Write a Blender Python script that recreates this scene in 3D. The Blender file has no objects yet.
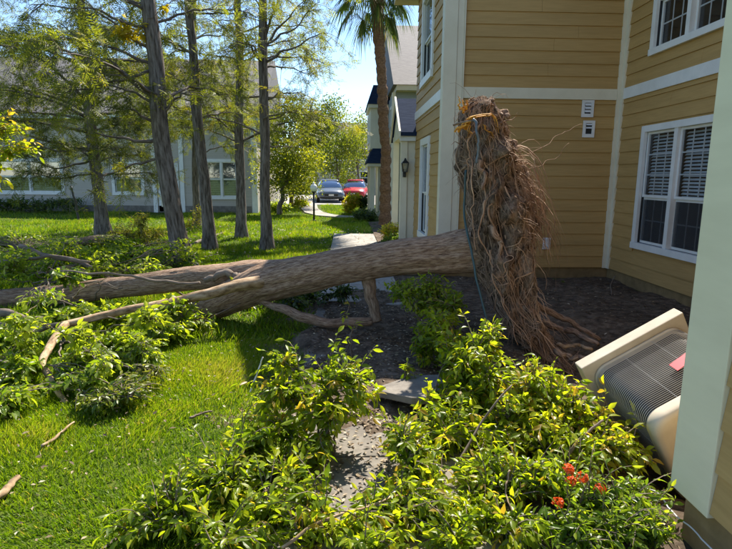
import bpy, bmesh, math
import numpy as np
from math import sin, cos, radians, pi
from mathutils import Matrix, Vector

# ------------------------------------------------------------------ scene, camera, sky, sun
SC = bpy.context.scene
COL = SC.collection
rng = np.random.default_rng(11)

FPX, PITCH, YAW, ROLL = 541.6, .1768, .03642, .00893      # focal length in px of a 732 px wide frame
CAM = np.array([0., 0., 1.6])
_fw = np.array([sin(YAW)*cos(PITCH), cos(YAW)*cos(PITCH), -sin(PITCH)])
_rt = np.array([cos(YAW), -sin(YAW), 0.])
_up = np.cross(_rt, _fw)
RT = _rt*cos(ROLL) + _up*sin(ROLL)
UP = _up*cos(ROLL) - _rt*sin(ROLL)
FW = _fw
cam = bpy.data.cameras.new('camera'); camo = bpy.data.objects.new('camera', cam); COL.objects.link(camo)
cam.sensor_fit = 'HORIZONTAL'; cam.sensor_width = 36.; cam.lens = 36.*FPX/732.
cam.clip_start = .05; cam.clip_end = 2000.
camo.matrix_world = Matrix(((RT[0], UP[0], -FW[0], CAM[0]), (RT[1], UP[1], -FW[1], CAM[1]), (RT[2], UP[2], -FW[2], CAM[2]), (0, 0, 0, 1)))
SC.camera = camo

SUN_AZ, SUN_EL = radians(22.), radians(50.)                # azimuth from +Y (depth) towards +X (right)
world = bpy.data.worlds.new('World'); SC.world = world; world.use_nodes = True
wn = world.node_tree.nodes; wl = world.node_tree.links
sky = wn.new('ShaderNodeTexSky'); sky.sky_type = 'NISHITA'; sky.sun_disc = False
sky.sun_elevation = SUN_EL; sky.sun_rotation = SUN_AZ
sky.altitude = 900.; sky.air_density = 1.0; sky.dust_density = .15; sky.ozone_density = 2.
wn['Background'].inputs['Strength'].default_value = .105
hs = wn.new('ShaderNodeHueSaturation'); hs.inputs['Saturation'].default_value = 1.04
wl.new(sky.outputs[0], hs.inputs['Color']); wl.new(hs.outputs[0], wn['Background'].inputs['Color'])
sun = bpy.data.lights.new('sun', 'SUN'); suno = bpy.data.objects.new('sun', sun); COL.objects.link(suno)
sun.energy = 4.8; sun.angle = radians(.53); sun.color = (1., .92, .79)
SUND = Vector((sin(SUN_AZ)*cos(SUN_EL), cos(SUN_AZ)*cos(SUN_EL), sin(SUN_EL)))
suno.rotation_euler = SUND.to_track_quat('Z', 'Y').to_euler(); suno.location = (8, 20, 30)
SC.view_settings.view_transform = 'Standard'; SC.view_settings.look = 'None'
SC.view_settings.gamma = 1.; SC.view_settings.use_curve_mapping = False
SC.view_settings.exposure = 1.3
SC.render.engine = 'CYCLES'
SC.cycles.use_denoising = True
SC.cycles.max_bounces = 8; SC.cycles.diffuse_bounces = 4; SC.cycles.glossy_bounces = 3
SC.cycles.transmission_bounces = 6; SC.cycles.transparent_max_bounces = 8
SC.cycles.caustics_reflective = False; SC.cycles.caustics_refractive = False

def at(px, py, Y):
    """The world point seen at (px, py) of the photograph that stands Y metres in front."""
    d = FW + (px-366.)/FPX*RT - (py-274.5)/FPX*UP
    return CAM + d*(Y/d[1])

# ------------------------------------------------------------------ numpy noise
def _hash(i, j, k):
    n = (i*374761393 + j*668265263 + k*2147483647) & 0xffffffff
    n = ((n ^ (n >> 13))*1274126177) & 0xffffffff
    return ((n ^ (n >> 16)) & 0xffff)/65535.
def vnoise(p):
    p = np.asarray(p, float); f = np.floor(p); t = p-f; t = t*t*(3-2*t); i = f.astype(np.int64)
    r = 0
    for a in (0, 1):
        for b in (0, 1):
            for c in (0, 1):
                w = (t[..., 0] if a else 1-t[..., 0])*(t[..., 1] if b else 1-t[..., 1])*(t[..., 2] if c else 1-t[..., 2])
                r = r + w*_hash(i[..., 0]+a, i[..., 1]+b, i[..., 2]+c)
    return r*2-1
def fbm(p, o=4):
    p = np.asarray(p, float); s = 0; a = 1.
    for k in range(o):
        s = s + a*vnoise(p*2**k+k*17.3); a *= .5
    return s
def unit(v):
    v = np.asarray(v, float); return v/(np.linalg.norm(v, axis=-1, keepdims=True)+1e-12)
def rdirs(n):
    return unit(rng.normal(size=(n, 3)))

# ------------------------------------------------------------------ mesh collecting and objects
class MB:
    def __init__(s):
        s.v = []; s.f = []; s.n = 0; s.tint = []; s.tc = []
    def add(s, v, f, tint=0., tc=None):
        v = np.asarray(v, float)
        if isinstance(f, np.ndarray): s.f.append(f+s.n)
        else:
            for k in {len(q) for q in f}: s.f.append(np.array([q for q in f if len(q) == k], int)+s.n)
        s.v.append(v)
        s.tint.append(np.broadcast_to(np.asarray(tint, float), (len(v),)))
        s.tc.append(v if tc is None else np.asarray(tc, float)); s.n += len(v)
        return s
    def box(s, x0, x1, y0, y1, z0, z1, F=None):
        v = np.array([[x, y, z] for z in (z0, z1) for y in (y0, y1) for x in (x0, x1)], float)
        f = [[0, 2, 3, 1], [4, 5, 7, 6], [0, 1, 5, 4], [2, 6, 7, 3], [0, 4, 6, 2], [1, 3, 7, 5]]
        if F is not None:
            v = F(v)
            if F.flip: f = [q[::-1] for q in f]
        return s.add(v, f)
    def prism(s, prof, y0, y1, F=None):
        """profile in (x, z), counter-clockwise seen from -y, extruded along y"""
        n = len(prof)
        v = np.array([[x, y0, z] for x, z in prof]+[[x, y1, z] for x, z in prof], float)
        if F is not None: v = F(v)
        for i in range(n):
            j = (i+1) % n
            s.f.append(np.array([[i, j, n+j, n+i]])[:, ::1]+s.n)
        s.f.append(np.array([list(range(n))[::-1]])+s.n); s.f.append(np.array([list(range(n, 2*n))])+s.n)
        s.v.append(v); s.tint.append(np.zeros(2*n)); s.tc.append(v); s.n += 2*n
        return s
    def tube(s, path, rad, sides=8, tint=0., cap=True, lump=0., lumpscale=(8, 8, 2), ell=None):
        path = np.asarray(path, float); m = len(path); rad = np.broadcast_to(np.asarray(rad, float), (m,))
        tg = unit(np.gradient(path, axis=0))
        a = np.array([0, 0, 1.]) if abs(tg[0][2]) < .9 else np.array([1., 0, 0])
        x = unit(np.cross(tg[0], a)); X = [x]
        for i in range(1, m):
            x = x-tg[i]*(x@tg[i]); x = unit(x); X.append(x)
        X = np.array(X); Yv = np.cross(tg, X)
        th = np.linspace(0, 2*pi, sides, endpoint=False)
        L = np.concatenate([[0], np.cumsum(np.linalg.norm(np.diff(path, axis=0), axis=1))])
        tc = np.stack([np.cos(th)[None]*rad[:, None], np.sin(th)[None]*rad[:, None], np.broadcast_to(L[:, None], (m, sides))], -1)
        rr = np.broadcast_to(rad[:, None], (m, sides))
        if lump:
            rr = rr*(1+lump*fbm(tc*np.array(lumpscale)+path[0][0]*3.1, 4))
        e0, e1 = ell if ell else (1, 1)
        v = path[:, None]+rr[..., None]*(np.cos(th)[None, :, None]*X[:, None]*e0+np.sin(th)[None, :, None]*Yv[:, None]*e1)
        i = np.arange(m-1)[:, None]*sides; j = np.arange(sides)[None]; k = (j+1) % sides
        f = np.stack([i+j, i+k, i+k+sides, i+j+sides], -1).reshape(-1, 4)
        n0 = s.n
        s.add(v.reshape(-1, 3), f, tint, tc.reshape(-1, 3))
        if cap:
            s.f.append(np.array([[n0+q for q in range(sides)][::-1]])); s.f.append(np.array([[n0+(m-1)*sides+q for q in range(sides)]]))
        return s
    def build(s, name, mat, parent=None, smooth=False, bevel=0., local=True):
        v = np.concatenate(s.v)
        me = bpy.data.meshes.new(name)
        if parent is not None and local:
            v = v-np.array(ORG.get(parent.name, (0, 0, 0)))
        groups = [np.atleast_2d(f) for f in s.f if len(f)]
        tot = np.concatenate([np.full(len(g), g.shape[1]) for g in groups]); idx = np.concatenate([g.ravel() for g in groups])
        me.vertices.add(len(v)); me.vertices.foreach_set('co', v.astype(np.float32).ravel())
        me.loops.add(len(idx)); me.loops.foreach_set('vertex_index', idx.astype(np.int32))
        me.polygons.add(len(tot)); me.polygons.foreach_set('loop_start', np.concatenate([[0], np.cumsum(tot)[:-1]]).astype(np.int32))
        me.update(calc_edges=True)
        t = np.concatenate(s.tint)
        if np.any(t):
            at_ = me.attributes.new('tint', 'FLOAT', 'POINT'); at_.data.foreach_set('value', t.astype(np.float32))
        a2 = me.attributes.new('tc', 'FLOAT_VECTOR', 'POINT'); a2.data.foreach_set('vector', np.concatenate(s.tc).astype(np.float32).ravel())
        if bevel:
            bm = bmesh.new(); bm.from_mesh(me)
            bmesh.ops.bevel(bm, geom=list(bm.edges), offset=bevel, segments=2, affect='EDGES', profile=.6, clamp_overlap=True)
            bm.to_mesh(me); bm.free()
        me.polygons.foreach_set('use_smooth', np.full(len(me.polygons), bool(smooth)))
        me.materials.append(mat)
        return link(name, me, parent)
ORG = {}
def link(name, me, parent=None):
    o = bpy.data.objects.new(name, me); COL.objects.link(o)
    if parent is not None:
        o.parent = parent; ORG[o.name] = ORG.get(parent.name, (0, 0, 0))
    return o
def thing(name, label, cat, loc, group=None):
    o = bpy.data.objects.new(name, None); COL.objects.link(o); o.location = loc; o.empty_display_size = .2
    ORG[o.name] = tuple(loc); tag(o, label, cat, group); return o
def tag(o, label, cat, group=None):
    o['label'] = label; o['category'] = cat
    if group: o['group'] = group
    return o
def stuff(o):
    o['kind'] = 'stuff'; return o
def struct(o):
    o['kind'] = 'structure'; return o
class Frame:
    """wall coordinates: x runs along the wall, y outwards from it, z up"""
    def __init__(s, O, u, n):
        s.O = np.array(O, float); s.u = np.array(u, float); s.n = np.array(n, float); s.z = np.array([0, 0, 1.])
        s.flip = np.dot(np.cross(s.u, s.n), s.z) < 0
    def __call__(s, v):
        return s.O+v[:, :1]*s.u+v[:, 1:2]*s.n+v[:, 2:3]*s.z

# ------------------------------------------------------------------ materials
def new_mat(name):
    m = bpy.data.materials.new(name); m.use_nodes = True
    nt = m.node_tree; return m, nt.nodes, nt.links, nt.nodes['Principled BSDF']
def ramp(nodes, stops):
    r = nodes.new('ShaderNodeValToRGB'); e = r.color_ramp.elements
    while len(e) < len(stops): e.new(.5)
    for i, (p, c) in enumerate(stops):
        e[i].position = p; e[i].color = (*c, 1)
    return r
def coords(nodes, links, scale, src='tc'):
    mp = nodes.new('ShaderNodeMapping'); mp.inputs['Scale'].default_value = scale
    if src == 'tc':
        a = nodes.new('ShaderNodeAttribute'); a.attribute_name = 'tc'; links.new(a.outputs['Vector'], mp.inputs[0])
    elif src == 'world':
        g = nodes.new('ShaderNodeNewGeometry'); links.new(g.outputs['Position'], mp.inputs[0])
    else:
        g = nodes.new('ShaderNodeTexCoord'); links.new(g.outputs['Object'], mp.inputs[0])
    return mp
def noise(nodes, links, mp, scale, detail=5., rough=.6):
    n = nodes.new('ShaderNodeTexNoise'); n.inputs['Scale'].default_value = scale
    n.inputs['Detail'].default_value = detail; n.inputs['Roughness'].default_value = rough
    links.new(mp.outputs[0], n.inputs['Vector']); return n
def bump(nodes, links, src, bsdf, strength, dist):
    b = nodes.new('ShaderNodeBump'); b.inputs['Strength'].default_value = strength; b.inputs['Distance'].default_value = dist
    links.new(src, b.inputs['Height']); links.new(b.outputs[0], bsdf.inputs['Normal']); return b
def mat_noise(name, stops, scale=4., mapscale=(1, 1, 1), rough=.7, bumpd=0., bstr=.5, src='world', detail=6., nrough=.6, spec=.3, second=None):
    m, n, l, b = new_mat(name)
    mp = coords(n, l, mapscale, src); t = noise(n, l, mp, scale, detail, nrough)
    r = ramp(n, stops); l.new(t.outputs[0], r.inputs[0]); out = r.outputs[0]
    if second:                                              # a second, broader mottling that multiplies the first
        sc2, lo, hi = second
        t2 = noise(n, l, mp, sc2, 3., .5); mr = n.new('ShaderNodeMapRange')
        mr.inputs['From Min'].default_value = .3; mr.inputs['From Max'].default_value = .7
        mr.inputs['To Min'].default_value = lo; mr.inputs['To Max'].default_value = hi
        l.new(t2.outputs[0], mr.inputs[0]); mx = n.new('ShaderNodeVectorMath'); mx.operation = 'SCALE'
        l.new(out, mx.inputs[0]); l.new(mr.outputs[0], mx.inputs['Scale']); out = mx.outputs[0]
    l.new(out, b.inputs['Base Color']); b.inputs['Roughness'].default_value = rough
    b.inputs['Specular IOR Level'].default_value = spec
    if bumpd: bump(n, l, t.outputs[0], b, bstr, bumpd)
    return m
def mat_leaf(name, stops, transl=.45, rough=.42, tcol=(1.2, 1.25, .5), spec=.4, clump=.0):
    """leaf colour follows each leaf's own random tint; thin leaves let light through"""
    m, n, l, b = new_mat(name)
    a = n.new('ShaderNodeAttribute'); a.attribute_name = 'tint'
    r = ramp(n, stops); l.new(a.outputs['Fac'], r.inputs[0])
    l.new(r.outputs[0], b.inputs['Base Color']); b.inputs['Roughness'].default_value = rough; b.inputs['Specular IOR Level'].default_value = spec
    tr = n.new('ShaderNodeBsdfTranslucent'); mu = n.new('ShaderNodeVectorMath'); mu.operation = 'MULTIPLY'; mu.inputs[1].default_value = tcol
    l.new(r.outputs[0], mu.inputs[0]); l.new(mu.outputs[0], tr.inputs['Color'])
    mix = n.new('ShaderNodeMixShader'); mix.inputs[0].default_value = transl
    l.new(b.outputs[0], mix.inputs[1]); l.new(tr.outputs[0], mix.inputs[2]); l.new(mix.outputs[0], n['Material Output'].inputs[0])
    return m
def mat_plain(name, col, rough=.5, metal=0., spec=.5, bumpd=0., bscale=60.):
    m, n, l, b = new_mat(name); mp = coords(n, l, (1, 1, 1), 'world'); t = noise(n, l, mp, 5., 5., .6)
    c = np.array(col); r = ramp(n, [(.3, tuple(c*.88)), (.7, tuple(np.minimum(c*1.08, 1)))])
    l.new(t.outputs[0], r.inputs[0]); l.new(r.outputs[0], b.inputs['Base Color'])
    b.inputs['Roughness'].default_value = rough; b.inputs['Metallic'].default_value = metal; b.inputs['Specular IOR Level'].default_value = spec
    if bumpd:
        t2 = noise(n, l, mp, bscale, 4., .6); bump(n, l, t2.outputs[0], b, .5, bumpd)
    return m
def mat_glass(name, tint=(.55, .6, .62), refl=.14):
    m, n, l, b = new_mat(name)
    tr = n.new('ShaderNodeBsdfTransparent'); tr.inputs[0].default_value = (*tint, 1)
    gl = n.new('ShaderNodeBsdfGlossy'); gl.inputs['Roughness'].default_value = .02; gl.inputs['Color'].default_value = (.95, .97, 1, 1)
    lw_ = n.new('ShaderNodeLayerWeight'); lw_.inputs[0].default_value = .5
    pw = n.new('ShaderNodeMath'); pw.operation = 'POWER'; pw.inputs[1].default_value = 4.; l.new(lw_.outputs['Facing'], pw.inputs[0])
    ad = n.new('ShaderNodeMath'); ad.operation = 'MULTIPLY_ADD'; ad.inputs[1].default_value = .55; ad.inputs[2].default_value = refl; ad.use_clamp = True
    l.new(pw.outputs[0], ad.inputs[0]); mx = n.new('ShaderNodeMixShader'); l.new(ad.outputs[0], mx.inputs[0])
    l.new(tr.outputs[0], mx.inputs[1]); l.new(gl.outputs[0], mx.inputs[2]); l.new(mx.outputs[0], n['Material Output'].inputs[0])
    return m
M = {}
M['siding'] = mat_noise('siding_tan', [(.3, (.40, .255, .094)), (.7, (.475, .308, .12))], 3., (1, 1, 14), .62, .0016, .5, second=(.5, .9, 1.06))
M['cream'] = mat_noise('trim_cream', [(.3, (.66, .61, .47)), (.7, (.74, .69, .55))], 3., (1, 1, 1), .5, second=(1.2, .93, 1.03))
M['white'] = mat_noise('trim_white', [(.3, (.68, .69, .68)), (.7, (.77, .78, .77))], 6., (1, 1, 1), .42, second=(1.4, .94, 1.02))
M['greentrim'] = mat_noise('trim_pale_green', [(.3, (.72, .66, .45)), (.7, (.78, .72, .50))], 2., (1, 1, 5), .55, .0006, .5, second=(1.1, .95, 1.03))
M['found'] = mat_noise('foundation', [(.3, (.20, .14, .065)), (.7, (.30, .21, .10))], 9., (1, 1, 1), .9, .004, .6, second=(1.3, .75, 1.1))
M['glass'] = mat_glass('glass', (.88, .9, .92), .03)
M['glass_far'] = mat_glass('glass_far', (.7, .75, .78), .14)
M['blind'] = mat_plain('blind', (.66, .72, .72), .5)
M['dark'] = mat_plain('room_dark', (.018, .02, .022), .8)
M['screen'] = mat_plain('insect_screen', (.035, .038, .045), .7)
M['curtain'] = mat_plain('curtain_far', (.45, .50, .50), .8)
M['black'] = mat_plain('black_metal', (.015, .015, .016), .4)
M['lampglass'] = mat_plain('lamp_globe', (.85, .84, .80), .25)
M['amber'] = mat_glass('lantern_glass', (.8, .78, .7), .12)
M['soffit'] = mat_plain('soffit', (.62, .52, .33), .6)
M['roofgrey'] = mat_noise('shingle_grey', [(.3, (.13, .12, .12)), (.7, (.21, .195, .185))], 5., (1, 1, 9), .85, .01, .5)
M['roofblue'] = mat_noise('shingle_blue', [(.3, (.012, .022, .05)), (.7, (.03, .045, .085))], 5., (1, 1, 9), .95, .008, .5, spec=.05)
M['greywall'] = mat_noise('wall_blue_grey', [(.3, (.22, .25, .26)), (.7, (.28, .31, .32))], 1.5, (.4, .4, 16), .7, .004, .4)
M['leftwall'] = mat_noise('wall_taupe', [(.3, (.40, .365, .32)), (.7, (.47, .43, .38))], 1.5, (.4, .4, 16), .7, .004, .4)
M['bark'] = mat_noise('bark_fallen', [(.33, (.085, .055, .038)), (.47, (.31, .20, .135)), (.63, (.56, .41, .295))], 26., (3.2, 3.2, .42), .9, .022, 1., 'tc', 9., .68, .15, second=(.8, .75, 1.15))
M['barkgrey'] = mat_noise('bark_grey', [(.36, (.06, .048, .038)), (.5, (.16, .135, .115)), (.66, (.27, .24, .215))], 9., (3, 3, .45), .92, .018, .9, 'tc', 8., .65, .15)
M['limb'] = mat_noise('limb_bark', [(.3, (.10, .078, .06)), (.7, (.26, .21, .17))], 12., (2, 2, .6), .85, .006, .7, 'tc', 6., .6, .2)
M['palebranch'] = mat_noise('branch_pale', [(.36, (.13, .08, .045)), (.5, (.36, .25, .15)), (.66, (.55, .42, .29))], 9., (2, 2, .8), .8, .006, .8, 'tc', 7., .65, .2)
M['palm'] = mat_noise('palm_bark', [(.3, (.10, .052, .028)), (.7, (.30, .16, .085))], 5., (3, 3, 5), .9, .015, .9, 'tc', 6., .6, .2)
M['rootsoil'] = mat_noise('root_soil', [(.36, (.028, .018, .012)), (.5, (.14, .092, .062)), (.66, (.30, .21, .15))], 14., (1, 1, .6), .95, .03, 1., 'world', 9., .7, .1)
M['root'] = mat_noise('root_fibre', [(.3, (.17, .095, .055)), (.55, (.36, .23, .15)), (.75, (.55, .40, .28))], 7., (1, 1, .5), .85, 0, .5, 'world')
M['freshwood'] = mat_noise('fresh_wood', [(.3, (.42, .17, .02)), (.7, (.74, .40, .06))], 30., (1, 1, .3), .7, .004, .6, 'world')
M['cable'] = mat_plain('cable_grey', (.10, .13, .16), .4)
M['hose'] = mat_plain('cable_teal', (.02, .06, .07), .45)
M['wire'] = mat_plain('wire_white', (.62, .60, .58), .5)
M['soil'] = mat_noise('bed_soil', [(.32, (.042, .031, .022)), (.52, (.125, .094, .068)), (.7, (.25, .195, .145))], 9., (1, 1, 1), .95, .03, .9, 'world', 9., .7, .1, second=(.7, .7, 1.25))
M['lawn'] = mat_noise('lawn_soil', [(.3, (.04, .06, .010)), (.55, (.085, .12, .016)), (.75, (.13, .125, .035))], 9., (1, 1, 1), .95, .02, .8, 'world', 8., .7, .1, second=(.35, .7, 1.2))
M['concrete'] = mat_noise('concrete', [(.3, (.26, .24, .21)), (.55, (.38, .355, .32)), (.75, (.46, .44, .40))], 5., (1, 1, 1), .9, .006, .6, 'world', 9., .7, .2, second=(.8, .75, 1.1))
M['slab'] = mat_noise('concrete_old', [(.3, (.13, .115, .10)), (.55, (.22, .20, .175)), (.75, (.30, .275, .245))], 6., (1, 1, 1), .92, .008, .7, 'world', 9., .7, .2, second=(1.6, .7, 1.1))
M['asphalt'] = mat_noise('asphalt', [(.3, (.055, .055, .057)), (.7, (.10, .10, .10))], 8., (1, 1, 1), .9, .004, .5)
YG = [(0., (.045, .095, .008)), (.35, (.12, .19, .014)), (.7, (.24, .325, .022)), (.94, (.37, .41, .03)), (1., (.36, .26, .05))]
M['leaf'] = mat_leaf('leaf_yellow_green', YG, .6, .34, (1.95, 1.8, .5))
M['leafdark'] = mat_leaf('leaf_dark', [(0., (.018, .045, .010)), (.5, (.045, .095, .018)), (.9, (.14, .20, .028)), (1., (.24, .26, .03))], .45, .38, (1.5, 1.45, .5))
M['leaffresh'] = mat_leaf('leaf_fresh', [(0., (.035, .085, .012)), (.5, (.13, .22, .022)), (1., (.30, .37, .04))], .58, .36, (1.9, 1.75, .5))
M['leafyellow'] = mat_leaf('leaf_yellow', [(0., (.38, .30, .02)), (1., (.62, .48, .03))], .5, .5)
M['needle'] = mat_leaf('needle_olive', [(0., (.035, .05, .012)), (.5, (.125, .15, .026)), (.85, (.20, .24, .035)), (1., (.26, .23, .05))], .55, .55, (1.8, 1.7, .5))
M['treeleaf'] = mat_leaf('leaf_background', [(0., (.045, .085, .012)), (.5, (.15, .20, .020)), (1., (.32, .34, .03))], .55, .5, (1.6, 1.45, .5))
M['frond'] = mat_leaf('palm_frond', [(0., (.04, .07, .02)), (.6, (.09, .14, .03)), (1., (.22, .18, .06))], .35, .45)
M['grass'] = mat_leaf('grass_blade', [(0., (.045, .115, .008)), (.5, (.15, .25, .012)), (.9, (.26, .34, .020)), (1., (.36, .32, .10))], .5, .45, (1.5, 1.45, .4))
M['litter'] = mat_leaf('leaf_litter', [(0., (.06, .04, .025)), (.5, (.20, .14, .08)), (.85, (.38, .31, .20)), (1., (.55, .48, .36))], .15, .6, (1, 1, 1))
M['flower'] = mat_leaf('flower_orange', [(0., (.75, .09, .015)), (1., (.90, .20, .03))], .35, .5, (1.1, 1, 1))
M['acpaint'] = mat_noise('unit_beige', [(.3, (.50, .44, .34)), (.7, (.60, .54, .43))], 5., (1, 1, 1), .4, second=(2., .85, 1.05))
M['acpad'] = mat_noise('pad_beige', [(.3, (.48, .42, .33)), (.7, (.62, .56, .46))], 6., (1, 1, 1), .75, .003, .5, second=(2., .8, 1.05))
M['coil'] = mat_plain('coil_dark', (.012, .013, .015), .6, .0)
M['guard'] = mat_plain('guard_wire', (.40, .40, .39), .4, .2)
M['sticker'] = mat_plain('sticker_red', (.62, .03, .05), .4)
M['plastic'] = mat_plain('plastic_white', (.72, .73, .74), .35)
M['carpaint'] = mat_plain('car_paint_grey', (.11, .14, .19), .22)
M['carred'] = mat_plain('car_paint_red', (.50, .03, .035), .25)
M['carglass'] = mat_glass('car_glass', (.25, .3, .33), .45)
M['tyre'] = mat_plain('tyre', (.02, .02, .02), .85)
M['rim'] = mat_plain('rim', (.5, .5, .52), .3, .8)

# ------------------------------------------------------------------ the ground
def hgt(x, y):
    x = np.asarray(x, float); y = np.asarray(y, float)
    p = -.30*np.exp(-((x-2.1)/.45)**2-((y-3.05)/.5)**2) - .22*np.exp(-((x-2.15)/.35)**2-((y-4.7)/.5)**2)
    p = p + .10*np.exp(-((x-3.1)/.6)**2-((y-5.4)/.7)**2)
    far = np.clip((-x-1.2)/2., 0, 1)
    q = np.stack([x*.5, y*.5, np.zeros_like(x)], -1)
    return p + far*.05*fbm(q, 3)
def sheet(xs, ys, zf):
    X, Y = np.meshgrid(xs, ys, indexing='ij'); Z = zf(X, Y); n, m = X.shape
    v = np.stack([X, Y, Z], -1).reshape(-1, 3)
    i = np.arange(n-1)[:, None]*m; j = np.arange(m-1)[None]
    f = np.stack([i+j, i+j+m, i+j+m+1, i+j+1], -1).reshape(-1, 4)
    return v, f
def grow(a, b, step, far, k=1.35):
    s = list(np.arange(a, b+1e-6, step)); d = step; x = b
    while x < far: d *= k; x += d; s.append(x)
    d = step; x = a; lo = []
    while x > -far: d *= k; x -= d; lo.append(x)
    return np.array(lo[::-1]+s)
struct(MB().add(*sheet(grow(-10, 5, .15, 500), grow(-2, 14, .15, 700), lambda x, y: hgt(x, y)-.02)).build('ground', M['lawn'], None, True))
def bedz(x, y):
    cov = np.clip((y-3.15)/.4, 0, 1)*np.clip((7.6-y)/.8, 0, 1)
    edge = np.clip((-.34-x+.22*fbm(np.stack([x*2.5, y*2.5, x*0+7], -1), 3))/.2, 0, 1)      # ragged rim towards the lawn
    return hgt(x, y)-.07*edge+.004+.034*cov+.034*np.clip(fbm(np.stack([x*2.6, y*2.6, x*0], -1), 5), -.6, 1)+.007*fbm(np.stack([x*14, y*14, x*0+4], -1), 2)
struct(MB().add(*sheet(np.arange(-.95, 4.45, .05), np.arange(-1., 8.95, .05), bedz)).build('planting_bed', M['soil'], None, True))
struct(MB().add(*sheet(np.arange(.78, 1.56, .08), np.arange(8.95, 20.2, .1), lambda x, y: bedz(x, y)-.005)).build('planting_bed', M['soil'], None, True))

walk = struct(MB().box(-.36, .76, .3, 15.35, -.3, -.06).build('walkway', M['slab']))
for k in range(12):                                          # the slabs of the path, some lifted by the roots
    y0 = .4+k*1.25
    m = MB().box(-.36, .76, y0, y0+1.235, -.055, .03 if k > 4 else .016)
    o = m.build('slab', M['concrete'] if k > 4 else M['slab'], walk, False, .008)
    if k in (3, 4): o.rotation_euler = (0, radians(.4), 0)
def strip(pts, w, z, th=.03):
    pts = np.array(pts, float); tg = unit(np.gradient(pts, axis=0)); nr = np.stack([-tg[:, 1], tg[:, 0]], -1)
    a = pts+nr*w/2; b = pts-nr*w/2; n = len(pts); mb = MB()
    v = [[*p, z] for p in a]+[[*p, z] for p in b]+[[*p, z-th] for p in a]+[[*p, z-th] for p in b]
    f = []
    for i in range(n-1):
        f += [[i, n+i, n+i+1, i+1], [i, i+1, 2*n+i+1, 2*n+i], [n+i, 3*n+i, 3*n+i+1, n+i+1]]
    return mb.add(v, f)
struct(strip([(.9, 22.3), (-.1, 22.35), (-.9, 23.2), (-1.5, 25.), (-1.9, 28.), (-2.2, 32.4)], .85, .03).build('path', M['concrete']))
struct(MB().box(-30, 40, 32.3, 52, -.3, .015).build('road', M['concrete']))

# ------------------------------------------------------------------ building helpers
def wall(F, x0, x1, z0, z1, holes, thick, name, mat, parent):
    xs = sorted({x0, x1, *[h[0] for h in holes], *[h[1] for h in holes]}); zs = sorted({z0, z1, *[h[2] for h in holes], *[h[3] for h in holes]})
    mb = MB()
    for a, b in zip(xs, xs[1:]):
        for c, d in zip(zs, zs[1:]):
            if not any(h[0] <= (a+b)/2 <= h[1] and h[2] <= (c+d)/2 <= h[3] for h in holes):
                mb.box(a, b, -thick, 0, c, d, F)
    return mb.build(name, mat, parent)
_BOARD = {}
def siding(F, x0, x1, z0, z1, holes, parent, expo=.186, mat='siding'):
    """one clapboard after another, each lapping the one below; cut where windows stand"""
    u = np.cross(F.n, F.z); z = z0; po = np.array(ORG.get(parent.name, (0, 0, 0))); row = 0
    while z < z1-.02:
        e = min(expo, z1-z); segs = [(x0, x1)]
        for h in holes:
            if min(z+e, h[3])-max(z, h[2]) > .3*e:
                segs = [s for a, b in segs for s in ((a, min(b, h[0])), (max(a, h[1]), b)) if s[1]-s[0] > .03]
        cut = []
        for a, b in segs:                                    # some courses are pieced together with a butt joint
            if b-a > 1.5 and rng.random() < .45: c_ = round(rng.uniform(a+.35, b-.35), 2); cut += [(a, c_-.0015), (c_+.0015, b)]
            else: cut.append((a, b))
        for a, b in cut:
            key = (round(b-a, 3), round(e, 3))
            if key not in _BOARD:
                L = (b-a)/2; t = .006 if e >= expo-.01 else .009
                v = [[-L, 0, 0], [L, 0, 0], [L, .024, 0], [-L, .024, 0], [-L, 0, e+.004], [L, 0, e+.004], [L, t, e+.004], [-L, t, e+.004]]
                mb = MB().add(v, [[0, 3, 2, 1], [3, 7, 6, 2], [4, 5, 6, 7], [0, 4, 7, 3], [1, 2, 6, 5], [0, 1, 5, 4]])
                o = mb.build('siding_board', M[mat], parent, local=False); _BOARD[key] = o.data
            else:
                o = link('siding_board', _BOARD[key], parent)
            o.data.materials[0] = M[mat]
            c = F.O+F.u*(a+b)/2+F.z*z-po
            o.matrix_local = Matrix(((u[0], F.n[0], 0, c[0]), (u[1], F.n[1], 0, c[1]), (u[2], F.n[2], 1, c[2]), (0, 0, 0, 1)))
        z += e; row += 1
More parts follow.
